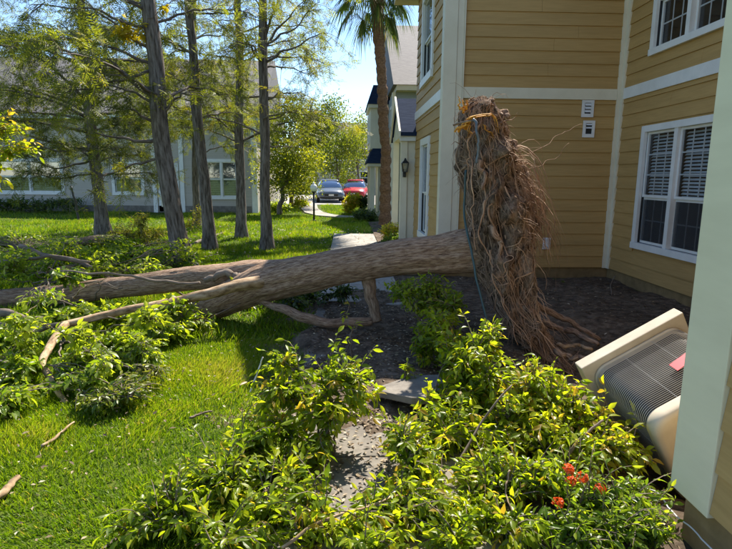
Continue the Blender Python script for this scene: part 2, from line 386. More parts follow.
def window(F, x0, x1, z0, z1, parent, units=2, meet=.42, cols=3, rows=3, casing=.09, blind='upper', trim='white', far=False, proud=.05):
    cz = MB()
    cz.box(x0, x1, .0, proud, z1-casing, z1, F).box(x0, x1, .0, proud+.015, z0, z0+casing, F)
    cz.box(x0, x0+casing, 0, proud, z0+casing, z1-casing, F).box(x1-casing, x1, 0, proud, z0+casing, z1-casing, F)
    w = cz.build('window', M[trim], parent, False, .004 if not far else 0)
    a, b, c, d = x0+casing, x1-casing, z0+casing, z1-casing
    rc = MB(); rc.box(a, b, -.5, -.48, c, d, F); rc.box(a-.02, a, -.5, -.005, c, d, F).box(b, b+.02, -.5, -.005, c, d, F).box(a, b, -.5, -.005, d, d+.02, F).box(a, b, -.5, -.005, c-.02, c, F)
    rc.build('recess', M['dark'], w)
    uw = (b-a)/units
    if units > 1:
        for k in range(1, units): MB().box(a+k*uw-.04, a+k*uw+.04, -.06, proud-.012, c, d, F).build('mullion', M[trim], w)
    zm = c+(d-c)*meet
    for k in range(units):
        p0 = a+k*uw+(.04 if k else 0); p1 = a+(k+1)*uw-(.04 if k < units-1 else 0)
        for q, (s0, s1) in enumerate(((c, zm), (zm, d))):
            y = -.035 if q == 0 else -.005
            fr = .035
            m = MB().box(p0, p1, y-.03, y, s0, s0+fr, F).box(p0, p1, y-.03, y, s1-fr, s1, F).box(p0, p0+fr, y-.03, y, s0+fr, s1-fr, F).box(p1-fr, p1, y-.03, y, s0+fr, s1-fr, F)
            m.build('sash', M[trim], w)
            MB().box(p0+fr, p1-fr, y-.016, y-.012, s0+fr, s1-fr, F).build('pane', M['glass_far' if far else 'glass'], w)
            if cols > 1:
                g = MB(); r = rows if q else max(rows-1, 1)
                for i in range(1, cols): x = p0+fr+(p1-p0-2*fr)*i/cols; g.box(x-.009, x+.009, y-.024, y-.018, s0+fr, s1-fr, F)
                for i in range(1, r): zz = s0+fr+(s1-s0-2*fr)*i/r; g.box(p0+fr, p1-fr, y-.0255, y-.0185, zz-.009, zz+.009, F)
                g.build('grille', M[trim], w)
        if blind:
            lo = zm if blind == 'upper' else c
            sl = MB(); z = d-.02
            while z > lo-.03:
                v = np.array([[p0+.01, -.105, z+.013], [p1-.01, -.105, z+.013], [p1-.01, -.08, z-.015], [p0+.01, -.08, z-.015]]); sl.add(F(v), [[0, 1, 2, 3]]); z -= .046
            sl.build('blind', M['blind'], w)
        if blind == 'upper':
            MB().box(p0+.01, p1-.01, -.034, -.031, c+.036, zm-.036, F).build('insect_screen', M['screen_net'], w)
    return w
_m, _n, _l, _b = new_mat('screen_net')
_tr = _n.new('ShaderNodeBsdfTransparent'); _mx = _n.new('ShaderNodeMixShader'); _mx.inputs[0].default_value = .6
_b.inputs['Base Color'].default_value = (.045, .048, .055, 1); _b.inputs['Roughness'].default_value = .7
_l.new(_b.outputs[0], _mx.inputs[1]); _l.new(_tr.outputs[0], _mx.inputs[2]); _l.new(_mx.outputs[0], _n['Material Output'].inputs[0])
M['screen_net'] = _m

# ------------------------------------------------------------------ the tan building with its alcove
XF, YB, XR = 1.52, 8.76, 4.33                                # facade plane, back wall, right wall of the alcove
TB = thing('tan_house', 'tan two storey clapboard house with cream trim and a recessed corner at right', 'house', (XF, YB, 0))
FB = Frame((0, YB, 0), (1, 0, 0), (0, -1, 0))
FRt = Frame((XR, 0, 0), (0, 1, 0), (-1, 0, 0))
FF = Frame((XF, 0, 0), (0, 1, 0), (-1, 0, 0))
EZ = 5.3
bw = wall(FB, XF+.03, XR+.2, .16, EZ, [], .16, 'back_wall', M['siding'], TB)
siding(FB, 1.80, XR-.075, .17, 2.84, [], bw); siding(FB, 1.80, XR-.075, 3.0, EZ, [], bw)
MB().box(XF+.03, XR+.4, -.15, -.012, -.5, .165, FB).build('foundation', M['found'], TB)
MB().box(1.795, XR-.092, .001, .04, 2.835, 3.0, FB).build('band_board', M['cream'], TB, False, .004)
MB().box(XR-.09, XR+.02, -.02, .045, .16, EZ, FB).build('corner_trim', M['cream'], TB, False, .003)
MB().box(YB-.12, YB-.0455, -.01, .04, .16, EZ, FRt).build('corner_trim', M['cream'], TB, False, .003)
hr = [(6.30, 7.98, .60, 2.37), (6.30, 7.98, 3.33, 5.0)]
rw = wall(FRt, 2.0, YB, .16, EZ, [(a+.06, b-.06, c+.06, d-.06) for a, b, c, d in hr], .18, 'side_wall', M['siding'], TB)
siding(FRt, 2.22, YB-.115, .17, 2.84, hr, rw); siding(FRt, 2.22, YB-.115, 3.0, EZ, hr, rw)
MB().box(2.2, YB, -.15, -.012, -.5, .165, FRt).build('foundation', M['found'], TB)
MB().box(2.2, YB-.122, .001, .037, 2.835, 3.0, FRt).build('band_board', M['white'], TB, False, .004)
window(FRt, 6.30, 7.98, .60, 2.37, TB, 2, .42, 3, 3)
window(FRt, 6.30, 7.98, 3.33, 5.0, TB, 2, .42, 3, 3, blind=None)
hf = [(10.0, 11.15, .42, 2.36), (9.9, 11.35, 3.36, 5.05)]
fw_ = wall(FF, YB+.02, 12.25, .16, EZ, [(a+.06, b-.06, c+.06, d-.06) for a, b, c, d in hf], .18, 'facade_wall', M['siding'], TB)
siding(FF, YB+.14, 12.2, .17, 2.84, hf, fw_); siding(FF, YB+.14, 12.2, 3.0, EZ, hf, fw_)
MB().box(YB+.02, 12.25, -.15, -.012, -.4, .165, FF).build('foundation', M['found'], TB)
MB().box(YB+.14, 12.22, .001, .04, 2.835, 3.0, FF).build('band_board', M['white'], TB, False, .004)
window(FF, 10.0, 11.15, .42, 2.36, TB, 1, .45, 1, 1, .13, blind=None)
window(FF, 9.9, 11.35, 3.36, 5.05, TB, 1, .48, 1, 1, .13, blind=None)
# the boxed corner post: two boards and a narrow edge strip
MB().box(XF-.045, XF+.16, YB-.06, YB+.14, .08, EZ).build('corner_board', M['cream'], TB, False, .006)
MB().box(XF+.163, XF+.262, YB-.045, YB+.05, .08, EZ).build('corner_board', M['cream'], TB, False, .006)
MB().box(XF+.264, XF+.283, YB-.055, YB+.05, .08, EZ).build('corner_trim', M['cream'], TB, False, .003)
# near block beside the camera
nw = wall(FF, -3., 2.2, .24, EZ, [], .2, 'near_wall', M['siding'], TB)
siding(FF, -3., 1.972, .25, EZ, [], nw)
MB().box(-3., 2.19, -.2, -.02, -.7, .238, FF).build('foundation', M['found'], TB, False, .006)
MB().box(XF-.03, XF+.02, 1.975, 2.235, .225, EZ).build('corner_board', M['greentrim'], TB, False, .005)
MB().box(XF+.022, XF+.2, 2.201, 2.23, .225, EZ).build('corner_board', M['greentrim'], TB, False, .004)
MB().box(XF+.2, XR+.1, 2.0, 2.2, -.6, EZ).build('return_wall', M['siding'], TB)
# eaves and roofs
ev = MB().box(1.02, 9.5, 8.28, 12.6, EZ, EZ+.16)
ev.build('eaves', M['soffit'], TB)
MB().box(4.02, 9.5, -3, 8.27, EZ, EZ+.16).build('eaves', M['soffit'], TB)  # unseen overhang, shortened so the sun reaches the air conditioner
MB().box(1.02, 9.5, -3, 2.66, EZ+.002, EZ+.162).build('eaves', M['soffit'], TB)
rf = MB()
rf.add([[.95, 8.2, EZ+.163], [9.6, 8.2, EZ+.163], [9.6, 10.4, EZ+1.3], [.95, 10.4, EZ+1.3], [.95, 12.7, EZ+.163], [9.6, 12.7, EZ+.163]], [[0, 1, 2, 3], [3, 2, 5, 4], [0, 4, 5, 1]])
rf.add([[.95, 10.4, EZ+1.3], [.95, 12.7, EZ+.163], [.95, 8.2, EZ+.163]], [[0, 1, 2]])
rf.add([[3.95, -3, EZ+.164], [3.95, 8.2, EZ+.164], [8, 8.2, EZ+1.9], [8, -3, EZ+1.9], [9.6, 8.2, EZ+.164], [9.6, -3, EZ+.164]], [[0, 3, 2, 1], [3, 5, 4, 2], [0, 1, 4, 5]])
rf.add([[.95, -3, EZ+.165], [4.2, -3, EZ+.165], [4.2, 2.75, EZ+.165], [.95, 2.75, EZ+.165], [4.2, -.2, EZ+1.2], [.95, -.2, EZ+1.2]], [[0, 1, 4, 5], [5, 4, 2, 3], [0, 5, 3], [0, 3, 2, 1]])
rf.build('roof', M['roofgrey'], TB)
# porch with its small gable beyond the facade
po = MB().box(1.19, 1.34, 12.2, 12.36, 0, 2.62); po.build('porch_post', M['cream'], TB, False, .006)
MB().box(1.345, 1.52, 12.24, 12.33, 0, 2.6).build('porch_panel', M['cream'], TB)
MB().box(1.19, 1.34, 14.2, 14.36, 0, 2.62).build('porch_post', M['cream'], TB, False, .006)
MB().box(1.21, 3.0, 14.45, 14.6, 0, 2.6).build('porch_wall', M['greywall'], TB)
g = MB(); gx0, gx1 = 1.16, 1.8
g.add([[gx0, 12.02, 2.58], [gx1, 12.02, 2.58], [gx1, 13.28, 3.45], [gx0, 13.28, 3.45], [gx0, 14.54, 2.58], [gx1, 14.54, 2.58],
       [gx0, 12.02, 2.5], [gx1, 12.02, 2.5], [gx1, 13.28, 3.37], [gx0, 13.28, 3.37], [gx0, 14.54, 2.5], [gx1, 14.54, 2.5]],
      [[0, 1, 2, 3], [3, 2, 5, 4], [6, 9, 8, 7], [9, 10, 11, 8], [0, 6, 7, 1], [4, 5, 11, 10], [0, 3, 9, 6], [3, 4, 10, 9]])
pr = g.build('porch_roof', M['roofblue'], TB)
MB().add([[1.2, 12.15, 2.5], [1.2, 14.4, 2.5], [1.2, 13.28, 3.3], [1.5, 12.15, 2.5], [1.5, 14.4, 2.5], [1.5, 13.28, 3.3]], [[0, 2, 1], [3, 4, 5], [0, 1, 4, 3], [0, 3, 5, 2], [1, 2, 5, 4]]).build('gable', M['cream'], pr)
rk = MB()
for s in (-1, 1):
    e = np.array([[1.13, 13.28+s*1.3, 2.50], [1.13, 13.28, 3.40]])
    rk.add([[1.12, e[0][1], 2.47], [1.12, e[1][1], 3.36], [1.12, e[1][1], 3.49], [1.12, e[0][1], 2.60], [1.158, e[0][1], 2.47], [1.158, e[1][1], 3.36], [1.158, e[1][1], 3.49], [1.158, e[0][1], 2.60]],
           [[0, 1, 2, 3], [7, 6, 5, 4], [3, 2, 6, 7], [0, 4, 5, 1], [0, 3, 7, 4], [1, 5, 6, 2]])
rk.build('rake_board', M['cream'], pr)
MB().box(1.155, 1.52, 12.10, 12.199, 2.40, 2.56).build('porch_beam', M['white'], TB)
# two vent hoods and a socket on the back wall
for (x, z, op) in ((3.79, 2.70, 0), (3.83, 2.39, 1)):
    F = Frame((x, YB-.022, z), (1, 0, 0), (0, -1, 0))
    v = MB().box(-.095, .095, 0, .018, .09, .13, F).box(-.095, .095, 0, .018, -.13, -.075, F).box(-.095, -.05, 0, .018, -.075, .09, F).box(.05, .095, 0, .018, -.075, .09, F).build('vent', M['plastic'], TB, False, .003)
    MB().box(-.05, .05, .001, .003, -.075, .09, F).build('duct', M['dark'], v)
    fl = MB()
    for i in range(3):
        q = np.array([[-.047, .004, .085-i*.05], [.047, .004, .085-i*.05], [.047, .03, .045-i*.05+op*.012], [-.047, .03, .045-i*.05+op*.012]])
        if not (op and i == 2): fl.add(F(q), [[0, 1, 2, 3]]).add(F(q-np.array([0, .003, 0])), [[3, 2, 1, 0]])
    fl.build('flap', M['plastic'], v)
F = Frame((3.27, YB-.022, .56), (1, 0, 0), (0, -1, 0))
v = MB().box(-.06, .06, 0, .045, -.09, .10, F).build('socket_box', M['plastic'], TB, False, .008)
MB().box(-.045, .045, .046, .056, -.075, .085, F).build('cover', M['plastic'], v, False, .004)
MB().box(-.02, .02, .0565, .06, -.06, -.045, F).build('latch', M['guard'], v)
# lantern on the porch post
L = at(404.5, 168, 12.17)
ln = thing('wall_lantern', 'black carriage lantern on the cream porch post', 'lantern', (L[0], 12.17, L[2]-.2))
lx, lz = L[0], L[2]
MB().box(lx-.035, lx+.035, 12.165, 12.198, lz-.2, lz-.02).build('back_plate', M['black'], ln, False, .008)
MB().tube([[lx, 12.17, lz-.13], [lx, 12.12, lz-.16], [lx, 12.06, lz-.14], [lx, 12.04, lz-.08]], .012, 8).build('bracket', M['black'], ln, True)
def frust(a, b, z0, z1, y=12.04): return np.array([[lx+sx*r, y+sy*r, z] for r, z in ((a, z0), (b, z1)) for sx, sy in ((-1, -1), (1, -1), (1, 1), (-1, 1))])
BX = [[0, 3, 2, 1], [4, 5, 6, 7], [0, 1, 5, 4], [1, 2, 6, 5], [2, 3, 7, 6], [3, 0, 4, 7]]
MB().add(frust(.045, .068, lz-.08, lz+.10), BX).build('glass', M['amber'], ln)
MB().add(frust(.085, .03, lz+.10, lz+.16), BX).add(frust(.03, .012, lz+.16, lz+.21), BX).build('cap', M['black'], ln)
cg = MB()
for sx, sy in ((-1, -1), (1, -1), (1, 1), (-1, 1)):
    cg.tube([[lx+sx*.047, 12.04+sy*.047, lz-.085], [lx+sx*.07, 12.04+sy*.07, lz+.1]], .007, 4)
cg.add(frust(.05, .05, lz-.095, lz-.08), BX); cg.build('cage', M['black'], ln)
MB().tube([[lx, 12.04, lz-.08], [lx, 12.04, lz+.04]], .014, 8).build('candle', M['cream'], ln, True)

# ------------------------------------------------------------------ blue-grey townhouse farther along
GH = thing('grey_townhouse', 'blue grey townhouse with grey shingle roof behind the palm', 'townhouse', (1.67, 20, 0))
FG = Frame((0, 20, 0), (1, 0, 0), (0, -1, 0)); FGs = Frame((1.67, 0, 0), (0, 1, 0), (-1, 0, 0))
wall(FG, 1.67, 9, 0, 4.6, [], .2, 'front_wall', M['greywall'], GH)
wins = [(20.5, 21.3, .9, 2.2), (20.5, 21.3, 3.0, 4.2), (25.6, 27.2, .8, 2.2), (25.6, 27.2, 3.0, 4.2)]
wall(FGs, 20.2, 30, 0, 4.6, [(a+.05, b-.05, c+.05, d-.05) for a, b, c, d in wins], .2, 'side_wall', M['greywall'], GH)
for a, b, c, d in wins: window(FGs, a, b, c, d, GH, 1, .5, 1, 1, .1, None, 'white', True)
MB().box(1.60, 1.72, 19.93, 20.12, 0, 4.58).build('corner_board', M['cream'], GH)
MB().box(1.725, 9, .001, .04, 2.4, 2.56, FG).build('band_board', M['cream'], GH)
MB().box(20.13, 30, .001, .04, 2.4, 2.56, FGs).build('band_board', M['cream'], GH)
MB().box(1.72, 9.2, 19.55, 30.3, 4.6, 4.78).build('eaves', M['soffit'], GH)
MB().add([[1.6, 19.5, 4.78], [9.3, 19.5, 4.78], [9.3, 24.9, 8.1], [1.6, 24.9, 8.1], [1.6, 30.3, 4.78], [9.3, 30.3, 4.78]], [[0, 1, 2, 3], [3, 2, 5, 4], [0, 4, 5, 1], [0, 3, 4], [1, 5, 2]]).build('roof', M['roofgrey'], GH)
MB().add([[1.69, 20.1, 4.8], [1.69, 29.7, 4.8], [1.69, 24.9, 7.9], [1.72, 20.1, 4.8], [1.72, 29.7, 4.8], [1.72, 24.9, 7.9]], [[0, 2, 1], [3, 4, 5]]).build('gable', M['greywall'], GH)
# bay with dark awning roofs
MB().box(.95, 1.66, 22.6, 25.2, 2.75, 4.5).build('bay', M['cream'], GH)
MB().box(.95, 1.15, 22.6, 22.8, 0, 2.2).build('porch_post', M['cream'], GH); MB().box(.95, 1.15, 25., 25.2, 0, 2.2).build('porch_post', M['cream'], GH)
MB().box(1.3, 1.66, 22.9, 24.9, 0, 2.2).build('door_recess', M['cream'], GH)
for z0, z1 in ((2.18, 2.78), (4.5, 5.25)):
    MB().add([[.80, 22.4, z0], [1.66, 22.4, z0], [1.66, 25.4, z0], [.80, 25.4, z0], [1.05, 22.6, z1], [1.66, 22.6, z1], [1.66, 25.2, z1], [1.05, 25.2, z1]], BX).build('awning_roof', M['roofblue'], GH)
MB().box(.85, 1.66, 22.45, 25.35, 4.36, 4.495).build('cornice', M['cream'], GH); MB().box(.85, 1.66, 22.45, 25.35, 2.06, 2.175).build('cornice', M['cream'], GH)
FBY = Frame((.95, 0, 0), (0, 1, 0), (-1, 0, 0)); window(FBY, 23.2, 24.6, 3.0, 4.2, GH, 1, .5, 1, 1, .1, None, 'white', True)
# pale house closing the view behind the cars
EH = thing('end_house', 'pale two storey house closing the view behind the parked cars', 'house', (2, 54, 0))
FE = Frame((0, 54, 0), (1, 0, 0), (0, -1, 0))
we = [(-1.2, .2, .9, 2.3), (1.2, 2.6, .9, 2.3), (-1.2, .2, 3.2, 4.5), (1.2, 2.6, 3.2, 4.5)]
wall(FE, -3, 12, 0, 5, [(a+.05, b-.05, c+.05, d-.05) for a, b, c, d in we], .2, 'front_wall', M['leftwall'], EH)
for a, b, c, d in we: window(FE, a, b, c, d, EH, 1, .5, 1, 1, .12, None, 'white', True)
MB().add([[-3.3, 53.5, 5], [12.3, 53.5, 5], [12.3, 58, 7.2], [-3.3, 58, 7.2], [-3.3, 62, 5], [12.3, 62, 5]], [[0, 1, 2, 3], [3, 2, 5, 4], [0, 4, 5, 1], [0, 3, 4], [1, 5, 2]]).build('roof', M['roofgrey'], EH)
# ------------------------------------------------------------------ taupe house across the lawn at left
LH = thing('taupe_house', 'long taupe house with grey roof across the lawn behind the trees', 'house', (-10, 24.5, 0))
FLh = Frame((0, 24.5, 0), (1, 0, 0), (0, -1, 0))
lw = [(-15.3, -12.35, .75, 2.3), (-10.3, -8.9, .75, 2.2), (-6.3, -4.75, .6, 2.35), (-22, -19, .75, 2.3)]
wall(FLh, -26, -4.0, 0, 3.95, [(a+.05, b-.05, c+.05, d-.05) for a, b, c, d in lw], .2, 'front_wall', M['leftwall'], LH)
wall(Frame((-4., 0, 0), (0, 1, 0), (1, 0, 0)), 24.7, 33, 0, 3.95, [], .2, 'end_wall', M['leftwall'], LH)
for i, (a, b, c, d) in enumerate(lw): window(FLh, a, b, c, d, LH, 2 if i != 1 else 1, .5, 1, 1, .13, 'all', 'white', True)  # blinds added behind these panes to stand in for their pale reflections
for x in (-8.45, -7.25): MB().box(x-.09, x+.09, .001, .05, 0, 3.9, FLh).build('trim_board', M['white'], LH)
dr = MB().box(-8.3, -7.4, .0, .03, .05, 2.15, FLh).build('door', M['white'], LH)
for z in (.25, 1.2):
    for x in (-8.2, -7.8): MB().box(x, x+.3, .031, .045, z, z+.75, FLh).build('panel', M['cream'], dr, False, .01)
MB().tube([[-7.5, 24.47, 1.0], [-7.5, 24.4, 1.0]], .03, 10).build('handle', M['rim'], dr, True)
MB().box(-4.2, -3.95, -.05, .06, 0, 3.94, FLh).build('corner_board', M['white'], LH)
MB().box(-26, -4.25, .001, .03, 0, .3, FLh).build('foundation', M['slab'], LH)
MB().box(-26.3, -3.7, 24.0, 33.4, 3.95, 4.15).build('eaves', M['white'], LH)
MB().add([[-26.4, 23.9, 4.15], [-3.6, 23.9, 4.15], [-3.6, 28.6, 7.3], [-26.4, 28.6, 7.3], [-26.4, 33.4, 4.15], [-3.6, 33.4, 4.15]], [[0, 1, 2, 3], [3, 2, 5, 4], [0, 4, 5, 1], [0, 3, 4], [1, 5, 2]]).build('roof', M['roofgrey'], LH)

# ------------------------------------------------------------------ leaves, twigs, shrubs
T5 = (np.array([[0, 0, 0], [.5, .45, .10], [0, .5, -.02], [-.5, .45, .10], [0, 1, -.06]]), np.array([[0, 1, 2], [0, 2, 3], [1, 4, 2], [2, 4, 3]]))
T9 = (np.array([[0, 0, 0], [.40, .27, .06], [.47, .58, .05], [0, .30, 0], [0, .62, -.03], [-.40, .27, .06], [-.47, .58, .05], [0, 1.0, -.13], [.0, -.16, .02]]),
      [[0, 1, 3], [1, 2, 4, 3], [2, 7, 4], [0, 3, 5], [3, 4, 6, 5], [4, 7, 6]])
T3 = (np.array([[-.5, 0, 0], [.5, 0, 0], [0, 1, 0]]), np.array([[0, 1, 2]]))
T4 = (np.array([[0, 0, 0], [.5, .45, .05], [0, 1, -.05], [-.5, .45, .05]]), np.array([[0, 1, 2, 3]]))
def basis(d, n):
    d = unit(d); x = np.cross(d, n); x = unit(x); n2 = np.cross(x, d)
    return np.stack([x, d, n2], -1)                          # columns: across, along, normal
def leaves(mb, pos, d, n, length, width, tint, T=T5):
    tv, tf = T; B = basis(d, n); N = len(pos)
    length = np.broadcast_to(length, (N,)); width = np.broadcast_to(width, (N,))
    loc = tv[None]*np.stack([width, length, length], -1)[:, None]
    v = np.einsum('nij,nkj->nki', B, loc)+pos[:, None]; k = len(tv)
    if isinstance(tf, np.ndarray):
        f = (tf[None]+(np.arange(N)*k)[:, None, None]).reshape(-1, tf.shape[1])
        mb.add(v.reshape(-1, 3), f, np.repeat(tint, k))
    else:
        n0 = mb.n
        mb.add(v.reshape(-1, 3), np.zeros((0, 3), int), np.repeat(tint, k))
        for s in (3, 4):
            q = np.array([g for g in tf if len(g) == s])
            mb.f.append((q[None]+(np.arange(N)*k)[:, None, None]).reshape(-1, s)+n0)
def bez(a, c, b, t):
    t = np.asarray(t)[..., None]; return a*(1-t)**2+2*c*t*(1-t)+b*t*t
_LEAF = {}
def leaf_data(mat, ratio):
    key = (mat, ratio)
    if key not in _LEAF:
        L = []
        for i in range(4):
            mb = MB(); leaves(mb, np.zeros((1, 3)), np.array([[0, 1., 0]]), np.array([[0, 0, 1.]]), 1., ratio, np.array([.22+.22*i]), T9)
            o = mb.build('leaf', M[mat]); L.append(o.data); bpy.data.objects.remove(o)
        _LEAF[key] = L
    return _LEAF[key]
def in_blobs(blobs, n, shell=.5):
    B = np.array(blobs, float); w = np.prod(B[:, 3:6], 1)**.8; i = rng.choice(len(B), n, p=w/w.sum())
    d = rdirs(n); r = rng.random(n)**shell
    return B[i, :3]+d*r[:, None]*B[i, 3:6], d, i
def shrub(name, label, cat, base, blobs, twigs, leaf=.05, ratio=.42, mat='leaf', group=None, per=9, pick=0, stems=5, stemr=.009, tint=(.45, .22), T=T9, bark='limb', minz=.03, reach=.22, parent=None, upl=.35, flat=.55):
    t = thing(name, label, cat, tuple(base), group) if parent is None else parent
    if group == G1: twigs = int(twigs*1.55); leaf *= 1.0; reach = .30; per += 2; upl = .6
    elif parent is not None: twigs = int(twigs*1.6)
    base = np.array(base, float); B = np.array(blobs, float)
    sp = []
    for k in range(stems):
        b = B[k % len(B)]; e = b[:3]+rng.normal(size=3)*b[3:6]*.3
        s = base+np.array([rng.normal()*.07, rng.normal()*.07, -.03]); c = (s+e)/2+np.array([0, 0, .3*abs(e[2]-s[2])])+rng.normal(size=3)*.06
        P = bez(s, c, e, np.linspace(0, 1, 10)); P[1:-1] += rng.normal(size=(8, 3))*.012; sp.append(P)
        MB().tube(P, np.linspace(stemr, stemr*.4, 10), 6).build('stem', M[bark], t, True)
    S = np.concatenate(sp); tip, od, bi = in_blobs(blobs, twigs)
    if group == G1:                                          # long loose sprays that stand clear of the rest
        lg = rng.random(twigs) < .16; tip[lg] += od[lg]*np.array([.05, .05, .03])+np.column_stack([np.zeros((lg.sum(), 2)), rng.uniform(.02, .15, lg.sum())])
    tip[:, 2] = np.maximum(tip[:, 2], minz+rng.random(twigs)*.06)
    tw = MB(); lp = []; ld = []; ln_ = []; lt = []
    for k in range(twigs):
        dd = np.linalg.norm(S-tip[k], axis=1); a = S[rng.choice(np.argsort(dd)[:4])]; b = tip[k]
        c = (a+b)/2+np.array([0, 0, upl*.5*np.linalg.norm(b-a)])+rng.normal(size=3)*.03
        L = np.linalg.norm(b-a)
        P = bez(a, c, b, np.linspace(0, 1, 5)); tw.tube(P, np.linspace(stemr*.45, .0015, 5), 3, cap=False)
        m = per; lo = max(0., 1-reach/max(L, .05)); tt = np.linspace(lo, 1, m)+rng.normal(size=m)*.01
        q = bez(a, c, b, tt); tg = unit(bez(a, c, b, tt+.02)-q)
        ang = np.arange(m)*2.4+rng.random()*6
        s1 = unit(np.cross(tg, np.array([.1, .2, 1.]))); s2 = np.cross(tg, s1)
        side = s1*np.cos(ang)[:, None]+s2*np.sin(ang)[:, None]*flat
        d = unit(tg*.65+side*.85+np.array([0, 0, -.34])+rng.normal(size=(m, 3))*.22)
        d[-1] = unit(tg[-1]+rng.normal(size=3)*.2)
        lp.append(q); ld.append(d); ln_.append(unit(np.array([0, 0, .75])+rng.normal(size=(m, 3))*.55+side*.3))
        lt.append(np.clip(tint[0]+rng.normal()*tint[1]*.7+rng.normal(size=m)*tint[1]*.6+np.linspace(-.1, .12, m), .02, .995))
    lp = np.concatenate(lp); ld = np.concatenate(ld); ln_ = np.concatenate(ln_); lt = np.concatenate(lt)
    ll = leaf*(.42+.85*rng.random(len(lp))**1.2); dead = rng.random(len(lp)) < .025; lt[dead] = 1.
    stuff(tw.build('twigs', M[bark], t))
    sel = np.zeros(len(lp), bool)
    if pick:
        score = ll/np.linalg.norm(lp-CAM, axis=1)*(1+.4*((lp[:, 2]-lp[:, 2].min())/(np.ptp(lp[:, 2])+.01)))
        pr = (lp-CAM); dep = pr@FW; px = 366+FPX*(pr@RT)/dep; py = 274.5-FPX*(pr@UP)/dep
        score[(px < 4) | (px > 728) | (py < 4) | (py > 545)] = 0
        ix = np.argsort(-score)[:pick]; sel[ix] = True
        data = leaf_data(mat, ratio); Bm = basis(ld[ix], ln_[ix]); og = np.array(ORG[t.name])
        for j, k in enumerate(ix):
            o = link('leaf', data[min(3, max(0, int((lt[k]-.1)/.22)))], t); p = lp[k]-og; R_ = Bm[j]*ll[k]
            o.matrix_local = Matrix(((R_[0, 0], R_[0, 1], R_[0, 2], p[0]), (R_[1, 0], R_[1, 1], R_[1, 2], p[1]), (R_[2, 0], R_[2, 1], R_[2, 2], p[2]), (0, 0, 0, 1)))
    k = ~sel; mb = MB(); leaves(mb, lp[k], ld[k], ln_[k], ll[k], ll[k]*ratio, lt[k], T)
    stuff(mb.build('foliage', M[mat], t, True))
    return t

def noisy(P, amp, n=None):
    """a smooth path through the given points, with small wanderings"""
    P = np.array(P, float); n = n or max(8, len(P)*6)
    L = np.concatenate([[0], np.cumsum(np.linalg.norm(np.diff(P, axis=0), axis=1))]); L /= L[-1]
    t = np.linspace(0, 1, n); Q = np.stack([np.interp(t, L, P[:, i]) for i in range(3)], -1)
    for _ in range(2): Q[1:-1] = (Q[:-2]+2*Q[1:-1]+Q[2:])/4
    return Q+amp*np.stack([fbm(np.stack([t*6+i*9+P[0, 0], t*0+i, t*0+P[0, 1]], -1), 3) for i in range(3)], -1)*np.sin(t*pi)[:, None]**.5

# ------------------------------------------------------------------ the fallen tree
G1 = 'broken leafy shrubs in the foreground'
FT = thing('fallen_tree', 'uprooted tree lying across the walkway with its root plate standing upright', 'fallen tree', (1.3, 5.3, 0))
def taper(pts, rads, n):
    P = noisy(pts, .012, n); L = np.linspace(0, 1, len(rads)); return P, np.interp(np.linspace(0, 1, n), L, rads)
P, R_ = taper([at(497, 248, 5.25), at(462, 252, 5.3), at(400, 257, 5.45), at(330, 268, 5.65), at(262, 284, 5.9), at(222, 302, 6.05), at(192, 312, 6.2), at(150, 318, 6.45)],
              [.25, .19, .178, .19, .215, .19, .14, .11], 420)
MB().tube(P, R_, 110, lump=.06, lumpscale=(17, 17, 2.2)).build('trunk', M['bark'], FT, True)
# second stem lying behind, and the long straight log that runs out of view at left
P, R_ = taper([at(285, 272, 5.92), at(245, 274, 6.15), at(190, 279, 6.45), at(120, 288, 6.6), at(50, 296, 6.7), at(-30, 303, 6.5), at(-120, 308, 6.4)], [.15, .15, .14, .13, .125, .12, .11], 300)
MB().tube(P, R_, 72, lump=.065, lumpscale=(19, 19, 2.4)).build('stem', M['bark'], FT, True)
P, R_ = taper([at(296, 276, 5.85), at(266, 281, 5.74), at(238, 286, 5.6), at(205, 296, 5.45), at(150, 306, 5.25), at(95, 317, 5.05), at(62, 325, 4.9)], [.06, .07, .06, .05, .042, .037, .034], 70)
MB().tube(P, R_, 16, lump=.12, lumpscale=(20, 20, 4)).build('branch', M['palebranch'], FT, True)
P, R_ = taper([at(66, 324, 4.92), at(54, 340, 4.6), at(42, 362, 4.2), at(50, 380, 3.95), at(67, 403, 3.72)], [.034, .034, .030, .025, .017], 40)
MB().tube(P, R_, 14, lump=.14, lumpscale=(20, 20, 4)).build('branch', M['palebranch'], FT, True)
for pts, r in (([at(62, 325, 4.92), at(30, 330, 5.0), at(-15, 322, 5.2)], (.022, .014)), ([at(43, 362, 4.2), at(33, 376, 4.1), at(26, 388, 3.95)], (.014, .006)),
               ([at(200, 283, 5.7), at(140, 280, 5.65), at(95, 273, 5.6), at(60, 271, 5.7)], (.018, .008)), ([at(240, 277, 5.95), at(225, 275, 6.), at(205, 280, 6.05)], (.05, .03)),
               ([at(0, 313, 5.9), at(40, 318, 5.9), at(70, 332, 5.9)], (.05, .03)), ([at(-20, 262, 6.9), at(40, 258, 6.9), at(90, 262, 6.8)], (.03, .015)),
               ([at(20, 246, 7.3), at(70, 262, 7.1), at(120, 280, 6.9)], (.03, .02)), ([at(100, 318, 5.5), at(85, 310, 5.4), at(40, 296, 5.3)], (.012, .005))):
    P = noisy(pts, .03, 26); MB().tube(P, np.linspace(r[0], r[1], 26), 10, lump=.12, lumpscale=(20, 20, 5)).build('branch', M['limb'], FT, True)
